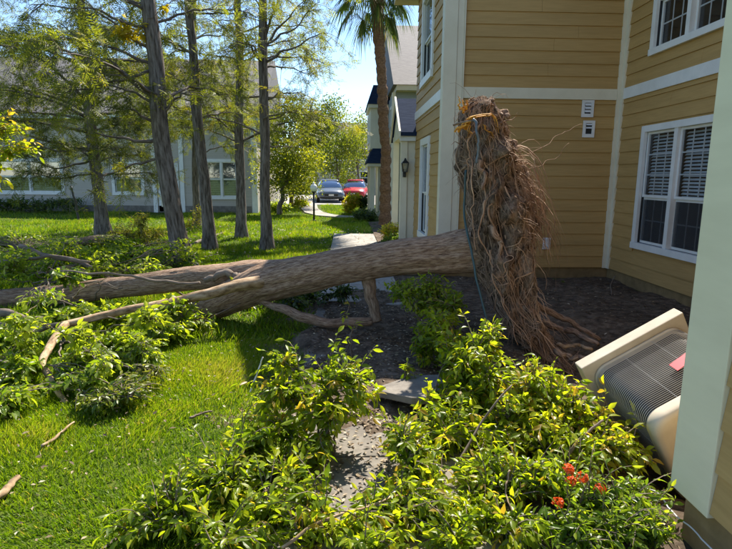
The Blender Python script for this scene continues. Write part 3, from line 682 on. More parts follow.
# stub that props the trunk, and the bent limb on the ground under it
P, R_ = taper([at(368, 276, 5.55), at(372, 300, 5.5), at(377, 322, 5.45)], [.075, .06, .055], 24)
MB().tube(P, R_, 16, lump=.12, lumpscale=(14, 14, 3)).build('stub', M['bark'], FT, True)
P, R_ = taper([at(255, 300, 5.9), at(282, 309, 5.6), at(300, 318, 5.5), at(330, 323, 5.45), at(372, 321, 5.45)], [.02, .04, .055, .05, .045], 44)
MB().tube(P, R_, 14, lump=.12, lumpscale=(14, 14, 3)).build('branch', M['bark'], FT, True)

# root plate: a lumpy upright slab of soil and root wood, hung with fibres
SPX = [(478, 99, 5.35, 5, .12), (479, 110, 5.35, 13, .28), (481, 135, 5.35, 17, .38), (486, 165, 5.3, 21, .45), (494, 200, 5.25, 27, .5), (498, 235, 5.2, 27, .5), (500, 265, 5.15, 22, .48), (507, 295, 5.05, 18, .42), (522, 325, 4.9, 15, .34), (541, 350, 4.75, 11, .22), (562, 367, 4.6, 5, .1)]
C_ = np.array([at(a, b, c) for a, b, c, _, _ in SPX]); rx = np.array([q[3]*q[2]/FPX for q in SPX]); ry = np.array([q[4] for q in SPX])
nz = 90; t0 = np.linspace(0, 1, len(SPX)); t1 = np.linspace(0, 1, nz)
Cc = np.stack([np.interp(t1, t0, C_[:, i]) for i in range(3)], -1); rxx = np.interp(t1, t0, rx); ryy = np.interp(t1, t0, ry); ns = 96
th = np.linspace(0, 2*pi, ns, endpoint=False)
def rp(ti, a, out=0.):
    """point of the root plate's outside at height parameter ti and angle a, pushed out by a metre value"""
    c = np.stack([np.interp(ti, t1, Cc[:, i]) for i in range(3)], -1); x = np.interp(ti, t1, rxx); y = np.interp(ti, t1, ryy)
    d = np.stack([np.cos(a)*x, np.sin(a)*y, a*0], -1); p = c+d
    k = 1+.24*fbm(p*np.array([3.5, 3.5, 2.6]), 4)+.26*fbm(p*np.array([11, 11, 7]), 4)
    return c+d*k[..., None]+unit(d)*np.asarray(out)[..., None]
TT, AA = np.meshgrid(t1, th, indexing='ij'); v = rp(TT, AA, TT*0); i = np.arange(nz-1)[:, None]*ns; j = np.arange(ns)[None]; k = (j+1) % ns
f = np.stack([i+j, i+j+ns, i+k+ns, i+k], -1).reshape(-1, 4)
mb = MB().add(v.reshape(-1, 3), f); mb.f.append(np.array([list(range(ns))])); mb.f.append(np.array([list(range((nz-1)*ns, nz*ns))[::-1]]))
mb.build('root_plate', M['rootsoil'], FT, True)
fr = MB()
def hang(start, out, L, n=7, g=1.0, w=.5):
    p = start.copy(); d = unit(out+rng.normal(size=3)*w); P = [p.copy()]
    for _ in range(n-1):
        d = unit(d*.8+np.array([0, 0, -.30*g])+rng.normal(size=3)*w*.42); p = p+d*L/(n-1); P.append(p.copy())
    return np.array(P)
NC = 560                                                     # locks of fibre: strands that share a foot and a drift
ti = rng.beta(1.1, 1.25, NC); a = rng.uniform(0, 2*pi, NC); lk = fbm(rp(ti, a, np.zeros(NC))*4., 3)
qi = np.repeat(np.arange(NC), 8); qt = np.clip(ti[qi]+rng.normal(size=len(qi))*.02, 0, 1); qa = a[qi]+rng.normal(size=len(qi))*.10; qs = rp(qt, qa, np.full(len(qi), -.012))
dr_ = unit(np.stack([np.cos(a)*.7, np.sin(a)*.6, np.full(NC, -.45)], -1)+rng.normal(size=(NC, 3))*.75)
for w, q in enumerate(qi):
    if rng.random() < .35: continue
    Lq = (.07+rng.gamma(1.6, .06))*(.55 if np.cos(a[q]) < -.4 else 1.)*(1+.6*lk[q])
    r0 = rng.choice([.0016, .0026, .004, .0065], p=[.40, .34, .18, .08])
    fr.tube(hang(qs[w], dr_[q], min(max(Lq, .04)*rng.uniform(.5, 1.2), .42), 7, .75, .62), np.linspace(r0, r0*.35, 7), 3, cap=False)
NW = 620                                                     # roots that wander over the face of the plate
w0 = np.cumsum(np.concatenate([rng.beta(1.1, 1.2, (NW, 1)), rng.normal(size=(NW, 11))*.012+rng.normal(size=(NW, 1))*.018+.006], 1), 1).clip(0, 1)
w1 = np.cumsum(np.concatenate([rng.uniform(0, 2*pi, (NW, 1)), rng.normal(size=(NW, 11))*.10+rng.normal(size=(NW, 1))*.07], 1), 1)
wp = rp(w0, w1, np.abs(rng.normal(size=(NW, 12)))*.02+.004); wr = rng.choice([.002, .0032, .0055, .009], NW, p=[.45, .35, .15, .05])
for q in range(NW): fr.tube(noisy(wp[q], .01, 20), np.linspace(wr[q], wr[q]*.4, 20), 4, cap=False)
for q in range(230):                                         # ragged curtain of strands hanging off the right-hand side
    t_ = rng.random(); s0 = at(503+26*t_+rng.normal()*4, 150+60*t_+rng.normal()*8, 5.05+rng.normal()*.12)
    L_ = rng.uniform(.2, .85)*(1.1-.5*t_*rng.random()); r0 = rng.choice([.0018, .003, .005, .009], p=[.4, .35, .18, .07])
    fr.tube(hang(s0, np.array([.75, -.15, .1]), L_, 10, 1.15, .30), np.linspace(r0, r0*.3, 10), 3, cap=False)
for q in range(150):                                         # strands sweeping down along the tail
    t_ = rng.random(); s0 = at(500+45*t_+rng.normal()*6, 275+70*t_+rng.normal()*6, 4.8-.25*t_)
    r0 = rng.choice([.0018, .003, .005], p=[.4, .4, .2]); fr.tube(hang(s0, np.array([.55, -.25, -.3]), rng.uniform(.15, .5), 8, .7, .3), np.linspace(r0, r0*.3, 8), 3, cap=False)
stuff(fr.build('fine_roots', M['root'], FT))
# thick single roots, long whips and hanging strands
def root(P, r0, r1, mat='root', n=30, amp=.03):
    Q = noisy(P, amp, n); MB().tube(Q, np.linspace(r0, r1, n), 7, lump=.2, lumpscale=(40, 40, 9)).build('root', M[mat], FT, True)
for pts, a_, b_ in (
    ([(500, 170, 5.1), (528, 155, 5.1), (552, 140, 5.2), (582, 124, 5.5)], .006, .002), ([(505, 178, 5.0), (535, 166, 5.1), (556, 160, 5.2), (569, 143, 5.3)], .006, .002),
    ([(520, 175, 5.1), (537, 195, 5.0), (546, 225, 4.95), (552, 262, 4.95)], .016, .004), ([(518, 168, 5.2), (532, 190, 5.1), (541, 215, 5.0), (540, 245, 5.0)], .014, .003),
    ([(515, 190, 5.), (527, 215, 4.95), (530, 240, 4.95), (528, 262, 4.95)], .011, .003), ([(505, 150, 5.1), (522, 165, 5.05), (530, 195, 5.), (533, 235, 5.)], .010, .003),
    ([(500, 120, 5.2), (508, 145, 5.1), (513, 175, 5.0), (510, 215, 4.9)], .014, .005), ([(495, 180, 4.85), (490, 215, 4.75), (500, 250, 4.7), (515, 285, 4.65)], .016, .005),
    ([(485, 200, 4.8), (480, 235, 4.75), (492, 270, 4.7), (505, 305, 4.65)], .012, .004), ([(505, 235, 4.75), (513, 262, 4.7), (521, 290, 4.65), (532, 315, 4.6)], .012, .004),
    ([(505, 285, 4.75), (522, 312, 4.6), (543, 338, 4.5), (575, 370, 4.35)], .016, .004), ([(512, 290, 4.7), (532, 322, 4.55), (550, 350, 4.45), (562, 362, 4.4)], .013, .004),
    ([(498, 275, 4.75), (508, 318, 4.6), (528, 340, 4.5), (536, 362, 4.5)], .011, .003), ([(490, 250, 4.8), (497, 290, 4.65), (510, 320, 4.6), (518, 345, 4.55)], .012, .004),
    ([(470, 150, 4.95), (474, 180, 4.85), (470, 215, 4.8), (476, 250, 4.75)], .010, .004), ([(480, 125, 4.95), (470, 140, 4.9), (466, 165, 4.9), (468, 190, 4.9)], .012, .004),
    ([(500, 205, 4.75), (515, 225, 4.7), (512, 250, 4.7), (520, 275, 4.65)], .009, .003), ([(520, 200, 4.95), (538, 232, 4.9), (546, 250, 4.9), (551, 268, 4.9)], .008, .003)):
    root([at(*q) for q in pts], a_*.72, b_*.8)
for pts, a_, b_ in (([(492, 116, 5.2), (503, 112, 5.1), (509, 118, 5.0)], .035, .022), ([(484, 110, 5.2), (486, 103, 5.15), (494, 101, 5.1)], .03, .018), ([(500, 140, 5.1), (513, 143, 5.0), (518, 152, 4.95)], .03, .014), ([(505, 165, 5.0), (521, 168, 4.95), (531, 178, 4.9)], .034, .012), ([(508, 205, 4.9), (526, 213, 4.8), (533, 228, 4.75)], .03, .010), ([(478, 160, 4.95), (484, 175, 4.8), (483, 190, 4.75)], .03, .012), ([(490, 225, 4.8), (500, 240, 4.7), (498, 262, 4.66)], .028, .010), ([(500, 270, 4.8), (516, 282, 4.68), (528, 300, 4.6)], .026, .009)):
    root([at(*q) for q in pts], a_, b_, 'bark', 18, .03)        # snapped woody roots
# brown root stumps torn off in the pit
root([at(545, 322, 5.2), at(570, 333, 4.9), at(598, 345, 4.6)], .035, .022, 'bark'); root([at(558, 345, 4.7), at(575, 346, 4.6), at(592, 350, 4.5)], .02, .014, 'palebranch')
root([at(530, 300, 5.3), at(560, 318, 5.2), at(600, 340, 5.0)], .04, .02, 'bark'); root([at(556, 350, 4.5), at(570, 358, 4.4), at(590, 358, 4.3)], .03, .02, 'bark')
# splintered orange wood at the top
def splinter(pts, r0, r1):
    for k in range(3):                                       # each torn end is a few flat shards lying side by side
        o_ = rng.normal(size=3)*r0*.45; Q = noisy([at(*q)+o_ for q in pts], .02, 12)
        MB().tube(Q, np.linspace(r0*.75, r1*.3, 12)*rng.uniform(.7, 1.1), 5, lump=.45, lumpscale=(50, 50, 14), ell=(1, .45)).build('splinter', M['freshwood'], FT)
splinter([(463, 128, 5.0), (468, 118, 4.95), (478, 114, 4.9), (487, 112, 4.9), (494, 118, 4.9), (497, 132, 4.9)], .028, .014)
splinter([(457, 131, 5.0), (463, 124, 4.95), (470, 121, 4.9)], .035, .02); splinter([(462, 110, 5.1), (461, 103, 5.1), (460, 96, 5.1)], .03, .006)
splinter([(465, 110, 5.1), (466, 105, 5.1), (466, 100, 5.1)], .022, .004); splinter([(470, 125, 4.9), (471, 133, 4.88), (467, 140, 4.88)], .014, .005); splinter([(484, 125, 4.88), (490, 133, 4.86), (494, 138, 4.86)], .012, .005)
root([at(453, 125, 5.0), at(463, 122, 4.95), at(475, 121, 4.9)], .010, .009, 'limb', 12, .004)
# leafy parts of the fallen tree: sprays along its branches
FTB = [at(95, 300, 6.), at(60, 330, 5.5), at(20, 340, 5.4), at(120, 335, 5.6), at(170, 310, 5.9), at(40, 370, 5.1), at(95, 355, 5.2), at(20, 290, 6.6), at(130, 290, 6.5)]
def blh(px, py, z, rpx, rpy, rY):
    d = FW+(px-366.)/FPX*RT-(py-274.5)/FPX*UP; return bl(px, py, (z-1.6)/d[2]*d[1], rpx, rpy, rY)
def bl(px, py, Y, rpx, rpy, rY):
    c = at(px, py, Y); return [*c, rpx*Y/FPX, rY, rpy*Y/FPX]
shrub('', '', '', (-2.6, 5.7, .15), [blh(130, 318, .2, 55, 13, .25), blh(175, 312, .26, 24, 20, .22), blh(95, 312, .24, 46, 12, .25), blh(60, 318, .2, 30, 10, .2)], 240, .075, .46, 'leaffresh', per=9, stems=8, stemr=.010, parent=FT, tint=(.75, .22), pick=90)
shrub('', '', '', (-2.6, 5.0, .08), [blh(120, 345, .14, 46, 15, .22), blh(80, 362, .12, 32, 14, .2), blh(168, 330, .14, 24, 13, .2), blh(140, 360, .1, 30, 12, .18)], 250, .07, .46, 'leaffresh', per=9, stems=7, stemr=.010, parent=FT, tint=(.7, .22), pick=100)
shrub('', '', '', (-3.2, 4.6, .10), [blh(8, 342, .2, 30, 16, .25), blh(15, 370, .14, 24, 14, .2), blh(0, 402, .12, 26, 14, .18), blh(85, 382, .09, 24, 10, .16), blh(22, 395, .1, 20, 12, .15)], 230, .066, .46, 'leaffresh', per=9, stems=7, stemr=.010, parent=FT, tint=(.65, .25), pick=80)
shrub('', '', '', (-4.6, 8.2, .15), [blh(60, 256, .30, 75, 13, .6), blh(20, 270, .28, 42, 12, .4), blh(130, 258, .30, 45, 12, .5), blh(75, 276, .42, 26, 9, .25), blh(10, 242, .3, 44, 10, .6), blh(190, 258, .3, 14, 14, .2), blh(100, 244, .28, 40, 8, .6)], 620, .085, .46, 'leaffresh', per=9, stems=10, stemr=.011, parent=FT, tint=(.5, .28))
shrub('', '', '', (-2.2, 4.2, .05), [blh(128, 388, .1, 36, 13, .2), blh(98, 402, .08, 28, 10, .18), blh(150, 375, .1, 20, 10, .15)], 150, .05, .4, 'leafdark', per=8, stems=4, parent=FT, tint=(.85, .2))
shrub('', '', '', (-4.6, 6.0, 1.0), [bl(5, 150, 6.0, 22, 18, .2), bl(0, 125, 6.0, 25, 20, .2), bl(22, 148, 5.9, 24, 10, .15), bl(0, 180, 6., 10, 12, .15)], 60, .075, .42, 'leaf', per=7, stems=3, parent=FT, tint=(.8, .15))
shrub('', '', '', (-1.0, 5.9, .35), [bl(238, 290, 5.95, 12, 12, .15), bl(190, 322, 5.6, 20, 18, .15), bl(208, 330, 5.5, 14, 12, .12), bl(175, 335, 5.3, 16, 12, .12)], 60, .07, .45, 'leaffresh', per=7, stems=2, parent=FT, tint=(.6, .2))

for q in range(26):
    px, py = rng.uniform(-5, 190), rng.uniform(245, 395)
    if py > 400-px*.35: continue
    b_ = blh(px, py, .12, 1, 1, 1)[:3]; az = rng.uniform(0, 2*pi); L_ = rng.uniform(.5, 1.3); e_ = np.array(b_)+np.array([cos(az)*L_, sin(az)*L_*.6, rng.uniform(.0, .42)])
    n_ = 18; Q = noisy([b_, (np.array(b_)+e_)/2+rng.normal(size=3)*.08, e_], .05, n_); MB().tube(Q, np.linspace(rng.uniform(.007, .018), .003, n_), 7, lump=.12, lumpscale=(30, 30, 6)).build('bare_twig', M['limb' if q % 3 else 'palebranch'], FT, True)
shrub('', '', '', (-4.0, 7.2, .2), [blh(15, 262, .55, 26, 20, .3), blh(100, 262, .5, 26, 16, .3), blh(60, 250, .55, 30, 14, .3), blh(150, 268, .45, 22, 12, .25), blh(40, 300, .5, 30, 10, .2), blh(185, 250, .45, 12, 12, .15)], 120, .07, .46, 'leaffresh', per=9, stems=9, stemr=.009, parent=FT, tint=(.75, .22), reach=.35)
shrub('', '', '', (-2.8, 5.2, .1), [blh(150, 318, .42, 22, 14, .2), blh(20, 325, .45, 22, 18, .2), blh(80, 335, .36, 20, 14, .2), blh(110, 365, .25, 20, 12, .15)], 60, .07, .46, 'leaffresh', per=9, stems=7, stemr=.008, parent=FT, tint=(.85, .15), reach=.35)

# ------------------------------------------------------------------ shrubs in the foreground
G1 = 'broken leafy shrubs in the foreground'
shrub('broken_shrub', 'leafy yellow green shrub in the foreground between lawn and grey slab', 'shrub', (-.12, 2.85, 0),
      [bl(312, 405, 3.0, 55, 42, .28), bl(283, 358, 3.1, 15, 18, .10), bl(345, 368, 3.1, 28, 22, .16), bl(258, 432, 2.8, 38, 34, .22), bl(275, 395, 3.0, 34, 28, .2), bl(300, 458, 2.65, 38, 26, .2), bl(235, 460, 2.65, 32, 26, .2), bl(360, 400, 3.0, 26, 24, .18)], 255, .062, .40, 'leaf', G1, 9, 210, 9, tint=(.58, .24))
shrub('broken_shrub', 'drooping shrub branch at the bottom edge over the near lawn', 'shrub', (-.55, 2.3, 0),
      [bl(228, 478, 2.5, 36, 34, .2), bl(205, 520, 2.3, 42, 26, .2), bl(262, 515, 2.3, 40, 28, .2), bl(165, 505, 2.35, 28, 18, .14), bl(130, 538, 2.2, 28, 14, .1), bl(240, 545, 2.1, 50, 24, .15), bl(185, 475, 2.5, 24, 24, .15)], 270, .058, .38, 'leaf', G1, 9, 170, 6, tint=(.46, .24))
shrub('broken_shrub', 'low shrub at the bottom centre edge in front of the littered path', 'shrub', (.05, 2.1, 0),
      [bl(325, 530, 2.15, 55, 20, .15), bl(395, 515, 2.3, 48, 30, .18), bl(420, 470, 2.6, 32, 30, .2), bl(370, 545, 2.0, 55, 22, .12), bl(405, 438, 2.8, 28, 24, .18), bl(300, 500, 2.3, 36, 22, .16), bl(430, 505, 2.3, 36, 30, .18)], 330, .056, .40, 'leaf', G1, 9, 170, 6, tint=(.56, .24))
shrub('broken_shrub', 'tall yellow green shrub right of the grey slab below the root plate', 'shrub', (.62, 3.3, 0),
      [bl(475, 375, 3.5, 32, 36, .26), bl(452, 420, 3.2, 34, 36, .25), bl(505, 405, 3.3, 34, 34, .25), bl(440, 455, 2.95, 34, 30, .2), bl(490, 342, 3.6, 22, 20, .14), bl(455, 350, 3.7, 22, 24, .18), bl(480, 440, 3.0, 36, 30, .2)], 360, .066, .42, 'leaf', G1, 9, 190, 7, tint=(.58, .24))
shrub('broken_shrub', 'bright leafy shrub against the beige pad of the tipped air conditioner', 'shrub', (1.02, 3.0, 0),
      [bl(560, 405, 3.2, 40, 28, .26), bl(600, 430, 3.0, 34, 30, .24), bl(632, 462, 2.75, 26, 32, .18), bl(545, 445, 2.9, 50, 36, .26), bl(538, 380, 3.3, 32, 22, .2), bl(515, 420, 3.1, 34, 34, .2), bl(590, 455, 2.75, 36, 26, .18)], 380, .062, .44, 'leaf', G1, 9, 210, 7, tint=(.64, .24))
shrub('broken_shrub', 'shrub with dense green leaves at the bottom edge left of the orange flowers', 'shrub', (.50, 2.35, 0),
      [bl(490, 480, 2.6, 44, 32, .2), bl(470, 525, 2.25, 42, 26, .18), bl(520, 535, 2.15, 40, 26, .14), bl(445, 542, 2.05, 36, 20, .1), bl(530, 480, 2.5, 30, 28, .16)], 300, .056, .40, 'leaf', G1, 9, 160, 6, tint=(.52, .24))
fs = shrub('flowering_shrub', 'green shrub with orange flower clusters at the bottom right', 'shrub', (.95, 2.25, 0),
      [bl(575, 490, 2.45, 36, 30, .16), bl(620, 515, 2.25, 46, 26, .16), bl(590, 535, 2.1, 54, 24, .14), bl(655, 530, 2.1, 28, 22, .1), bl(640, 495, 2.4, 26, 18, .12)], 320, .048, .36, 'leaffresh', G1, 10, 170, 7, tint=(.5, .22))
for px, py in ((568, 470), (582, 478), (600, 490), (558, 503), (571, 482)):
    c = at(px, py, 2.22 if px != 571 else 2.26); fl = MB(); n = 22 if px != 571 else 10
    d = unit(rdirs(n)*np.array([1, 1, .6])+np.array([0, -.35, .5])); p = c+d*.012
    for s in range(4):                                       # four small petals to every floret
        nn = unit(d+rng.normal(size=d.shape)*.2); sd = basis(nn, rdirs(n))[:, :, 0]
        if s % 2: sd = np.cross(nn, sd)
        if s > 1: sd = -sd
        leaves(fl, p+d*.012, sd+d*.15, nn, .013, .010, rng.random(n), T4)
    for q in range(n): fl.tube([c-np.array([0, 0, .01]), p[q]+d[q]*.012], .0012, 3, cap=False, tint=.4)
    fl.build('flower_cluster', M['flower'], fs)
shrub('border_shrub', 'dark green shrub in shade under the trunk beside the root plate', 'shrub', at(435, 322, 5.0)*np.array([1, 1, 0]),
      [bl(430, 296, 5.0, 32, 24, .3), bl(406, 290, 5.1, 20, 16, .22), bl(450, 308, 4.9, 18, 18, .2)], 330, .058, .42, 'leaffresh', 'border shrubs along the house', 9, 40, 6, tint=(.62, .22))
shrub('border_shrub', 'mid green shrub in front of the root plate above the grey slab', 'shrub', at(445, 372, 4.3)*np.array([1, 1, 0]),
      [bl(438, 332, 4.4, 26, 28, .25), bl(462, 352, 4.1, 24, 24, .2), bl(425, 350, 4.3, 18, 18, .15)], 290, .06, .42, 'leaf', 'border shrubs along the house', 9, 60, 6, tint=(.5, .2))
shrub('seedling', 'small sprout at the edge of the dark bed left of the grey slab', 'plant', at(405, 388, 3.9)*np.array([1, 1, 0]), [bl(408, 372, 3.9, 12, 12, .1)], 12, .05, .42, 'leaf', None, 6, 0, 2, tint=(.5, .2))
shrub('sprig', 'thin leafy sprig standing in the shade below the fallen trunk', 'plant', at(352, 335, 4.6)*np.array([1, 1, 0]), [bl(350, 312, 4.6, 10, 10, .06), bl(357, 325, 4.5, 10, 6, .06)], 5, .075, .45, 'leaf', None, 3, 0, 2, tint=(.8, .15))
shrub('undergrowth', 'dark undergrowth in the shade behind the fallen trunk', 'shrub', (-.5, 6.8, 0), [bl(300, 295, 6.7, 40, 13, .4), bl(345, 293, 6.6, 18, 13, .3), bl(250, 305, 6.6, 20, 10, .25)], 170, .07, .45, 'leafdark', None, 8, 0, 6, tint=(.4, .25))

# ------------------------------------------------------------------ shrubs and hedges farther off
shrub('yellow_shrub', 'clipped shrub with yellow top beside the walkway and porch', 'shrub', (1.15, 13.2, 0), [bl(388, 231, 13.2, 9, 9, .3), bl(397, 230, 13.2, 8, 8, .3), bl(394, 238, 13., 12, 6, .3)], 330, .07, .5, 'leaf', None, 9, 0, 6, tint=(.85, .15), T=T5, reach=.3)
shrub('green_shrub', 'low dark green shrub in front of the yellow topped shrub', 'shrub', (1.2, 12.7, 0), [bl(397, 238, 12.7, 11, 6, .25), bl(388, 240, 12.6, 8, 5, .2)], 200, .06, .5, 'leaffresh', None, 9, 0, 5, tint=(.25, .15), T=T5)
shrub('round_hedge', 'rounded dark green hedge by the cream porch pillar', 'hedge', (.85, 20.8, 0), [bl(366, 215, 20.8, 12, 7, .7), bl(359, 215, 20.6, 8, 6, .5)], 320, .09, .5, 'leafdark', None, 9, 0, 6, tint=(.5, .2), T=T5, reach=.4)
shrub('yellow_bush', 'yellow green bush near the red car', 'shrub', (.2, 25, 0), [bl(350, 202, 25, 8, 11, .6), bl(346, 207, 24.6, 6, 7, .4), bl(356, 200, 25.4, 7, 9, .5)], 300, .12, .5, 'leaf', None, 9, 0, 5, tint=(.85, .15), T=T5, reach=.4)
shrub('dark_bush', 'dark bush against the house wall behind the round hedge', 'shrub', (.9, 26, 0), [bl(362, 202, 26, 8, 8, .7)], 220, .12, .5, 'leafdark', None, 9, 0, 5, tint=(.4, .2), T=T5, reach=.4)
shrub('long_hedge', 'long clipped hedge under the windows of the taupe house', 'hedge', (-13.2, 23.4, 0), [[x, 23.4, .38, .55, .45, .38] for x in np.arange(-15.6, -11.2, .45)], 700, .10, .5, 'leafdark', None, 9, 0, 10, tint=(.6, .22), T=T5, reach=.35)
shrub('olive_bush', 'loose olive bush on the lawn between the cypress trunks', 'shrub', (-4.7, 12.6, 0), [bl(138, 232, 12.6, 24, 15, .6), bl(122, 236, 12.4, 14, 12, .4), bl(158, 236, 12.6, 12, 10, .4), bl(140, 218, 12.6, 12, 8, .4)], 330, .075, .3, 'needle', None, 10, 0, 8, tint=(.75, .2), T=T5, reach=.35)
shrub('dry_bush', 'reddish dry bush beside the thin trunk near the taupe house', 'shrub', (-4.3, 16.6, 0), [bl(200, 216, 16.6, 9, 12, .4), bl(188, 222, 16.6, 8, 7, .3)], 90, .08, .3, 'needle', None, 8, 0, 6, tint=(.92, .1), T=T5, reach=.3)
shrub('corner_bush', 'bright green bush at the end of the taupe house', 'shrub', (-3.2, 24.5, 0), [bl(275, 206, 24.5, 9, 7, .5), bl(285, 207, 24.8, 7, 5, .4)], 200, .11, .5, 'leaffresh', None, 9, 0, 5, tint=(.7, .2), T=T5, reach=.35)
shrub('path_bush', 'small bushes at the left edge of the sunny far path', 'shrub', (-3.0, 29, 0), [bl(298, 202, 29, 8, 6, .5), bl(306, 203, 30, 6, 4, .5)], 160, .12, .5, 'leaf', None, 9, 0, 5, tint=(.8, .2), T=T5, reach=.35)

# ------------------------------------------------------------------ cypress trees on the lawn
def cypress(label, tr, r0, r1, zlo, zhi, nl, lmin, lmax, seed, extra=(), left=0., dens=1., tint=.5, leafy=1.):
    global rng
    keep = rng; rng = np.random.default_rng(seed)
    P = np.array(tr, float); t = thing('cypress_tree', label, 'tree', (P[0][0], P[0][1], 0), 'cypress trees on the lawn')
    d = unit(P[-1]-P[-2]); ext = P[-1]+d*(zhi+1.5-P[-1][2])/d[2]; P = np.vstack([P, ext]); P[0, 2] = -.1
    Q = noisy(P, .05, 60); zz = np.clip((Q[:, 2])/(zhi+1.5), 0, 1)
    r0 *= .78; r1 *= .72; R_ = np.interp(zz, [0, .04, .1, .5, 1], [r0*1.6, r0*1.15, r0, (r0*.55+r1*.45), r1*.5])
    MB().tube(Q, R_, 20, lump=.13, lumpscale=(9, 9, 1.2)).build('trunk', M['barkgrey'], t, True)
    zs = np.sort(rng.uniform(zlo, zhi, nl)); limbs = []
    for i, z in enumerate(zs):
        o = np.array([np.interp(z, Q[:, 2], Q[:, k]) for k in range(3)])
        az = i*2.4+rng.random()*1.2
        h = np.array([cos(az), sin(az), 0]); h = unit(h+np.array([-left, -left*.2, 0]))
        L = rng.uniform(lmin, lmax)*(1-.35*(z-zlo)/(zhi-zlo)); el = rng.uniform(-.05, .45)
        e = o+h*L+np.array([0, 0, L*el*.6]); c = o+h*L*.5+np.array([0, 0, L*(el*.6+.10)])
        limbs.append((bez(o, c, e, np.linspace(0, 1, 14))+np.cumsum(rng.normal(size=(14, 3))*.018, 0), .030*(L/2.2)))
    for pts, r in extra: limbs.append((noisy(pts, .05, 16), r))
    mb = MB(); tw = MB(); pos = []; dr = []; nn = []; tt = []
    for Lp, r in limbs:
        MB().tube(Lp, np.linspace(max(r, .016), .006, len(Lp)), 7, lump=.1).build('limb', M['barkgrey'], t, True)
        seg = np.linalg.norm(np.diff(Lp, axis=0), axis=1).sum(); nt = int(seg*9*dens)
        for q in range(nt):
            s = rng.uniform(.18, 1.)**.8*(len(Lp)-1); a = np.stack([np.interp(s, np.arange(len(Lp)), Lp[:, k]) for k in range(3)])
            tg = unit(Lp[min(int(s)+1, len(Lp)-1)]-Lp[max(int(s)-1, 0)]); sd = rdirs(1)[0]; sd = unit(sd-tg*(sd@tg)*.8)
            l = rng.uniform(.35, .95); b = a+unit(tg*.6+sd*np.array([1, 1, .6]))*l+np.array([0, 0, -.22*l]); c = (a+b)/2+np.array([0, 0, .12*l])
            tw.tube(bez(a, c, b, np.linspace(0, 1, 5)), [.006, .005, .004, .003, .002], 3, cap=False)
            if rng.random() > leafy: continue
            m = 7; ts = rng.uniform(.2, 1, m); o = bez(a, c, b, ts); ra = unit(unit(b-a)*.5+rdirs(m)*.8+np.array([0, 0, -.35])); rl = rng.uniform(.12, .26, m)
            up = unit(np.array([0, 0, 1.])+rng.normal(size=(m, 3))*.5); B_ = basis(ra, up); k = 14
            u = np.tile(np.linspace(.05, 1, k), (m, 1)); sg = np.where(np.arange(k) % 2, 1., -1.)[None, :, None]
            p = o[:, None]+ra[:, None]*(u*rl[:, None])[..., None]; dd = unit(ra[:, None]*.55+B_[:, None, :, 0]*sg+rng.normal(size=(m, k, 3))*.12+np.array([0, 0, -.15]))
            pos.append(p.reshape(-1, 3)); dr.append(dd.reshape(-1, 3)); nn.append(np.repeat(B_[:, :, 2], k, 0)); tt.append(np.full(m*k, np.clip(tint+rng.normal()*.22, .02, .99)))
    pos = np.concatenate(pos); n = len(pos)
    leaves(mb, pos, np.concatenate(dr), np.concatenate(nn), rng.uniform(.045, .085, n), .013, np.clip(np.concatenate(tt)+rng.normal(size=n)*.07, .01, 1), T4)
    stuff(tw.build('twigs', M['limb'], t)); stuff(mb.build('crown', M['needle'], t, True))
    rng = keep
    return t
E1 = [([at(157, 92, 9.2), at(120, 70, 8.8), at(80, 46, 8.4)], .035), ([at(160, 122, 9.2), at(130, 108, 9.), at(104, 108, 8.8)], .028), ([at(163, 140, 9.2), at(120, 138, 9.), at(78, 128, 8.7)], .032),
      ([at(158, 100, 9.2), at(110, 60, 9.), at(55, 20, 8.7)], .028), ([at(165, 155, 9.2), at(130, 165, 9.), at(95, 180, 8.8)], .02), ([at(154, 50, 9.2), at(110, 20, 9.4), at(70, -10, 9.6)], .028),
      ([at(165, 112, 9.2), at(175, 98, 9.1), at(190, 92, 9.0)], .03), ([at(152, 30, 9.2), at(95, 8, 9.), at(30, 5, 8.8)], .026), ([at(152, 70, 9.2), at(110, 82, 8.9), at(60, 95, 8.6)], .026)]
c1 = cypress('nearest leaning grey cypress whose foot stands just behind the fallen log', [at(187, 272, 9.15), at(176, 215, 9.15), at(163, 140, 9.2), at(150, 10, 9.25)], .19, .10, 2.3, 6.5, 13, 1.4, 2.6, 3, E1, .6, 1., .5, .8)
cypress('slim cypress close behind and right of the leaning one, fine straight trunk', [at(210, 250, 12.), at(206, 200, 12.), at(199, 120, 12.), at(190, 0, 12.1)], .155, .09, 2.4, 7., 22, 1.2, 2.3, 4, [([at(197, 60, 12.), at(170, 40, 11.8), at(150, 20, 11.6)], .025), ([at(202, 100, 12), at(180, 78, 11.8), at(165, 70, 11.7)], .025)], .2, 1.1, .55, .85)
cypress('straight cypress left of the forked one, farther back', [at(241, 237, 14.6), at(240, 160, 14.6), at(239, 80, 14.6), at(238, 0, 14.7)], .155, .10, 2.2, 8., 26, 1.2, 2.6, 5, [], 0., 1.1, .6, .9)
E4 = [([at(266, 62, 12.), at(290, 48, 11.8), at(327, 33, 11.6)], .03), ([at(265, 48, 12.), at(285, 20, 12.), at(310, -2, 12.)], .03), ([at(265, 40, 12.), at(275, 10, 12.), at(285, -20, 12.)], .03), ([at(266, 100, 12.), at(290, 90, 11.8), at(315, 100, 11.7)], .02),
      ([at(264, 60, 12.), at(245, 35, 12.1), at(232, 20, 12.2)], .022), ([at(267, 120, 12.), at(300, 110, 11.8), at(340, 128, 11.7)], .018), ([at(265, 45, 12.), at(295, 28, 11.9), at(320, 2, 11.8)], .026)]
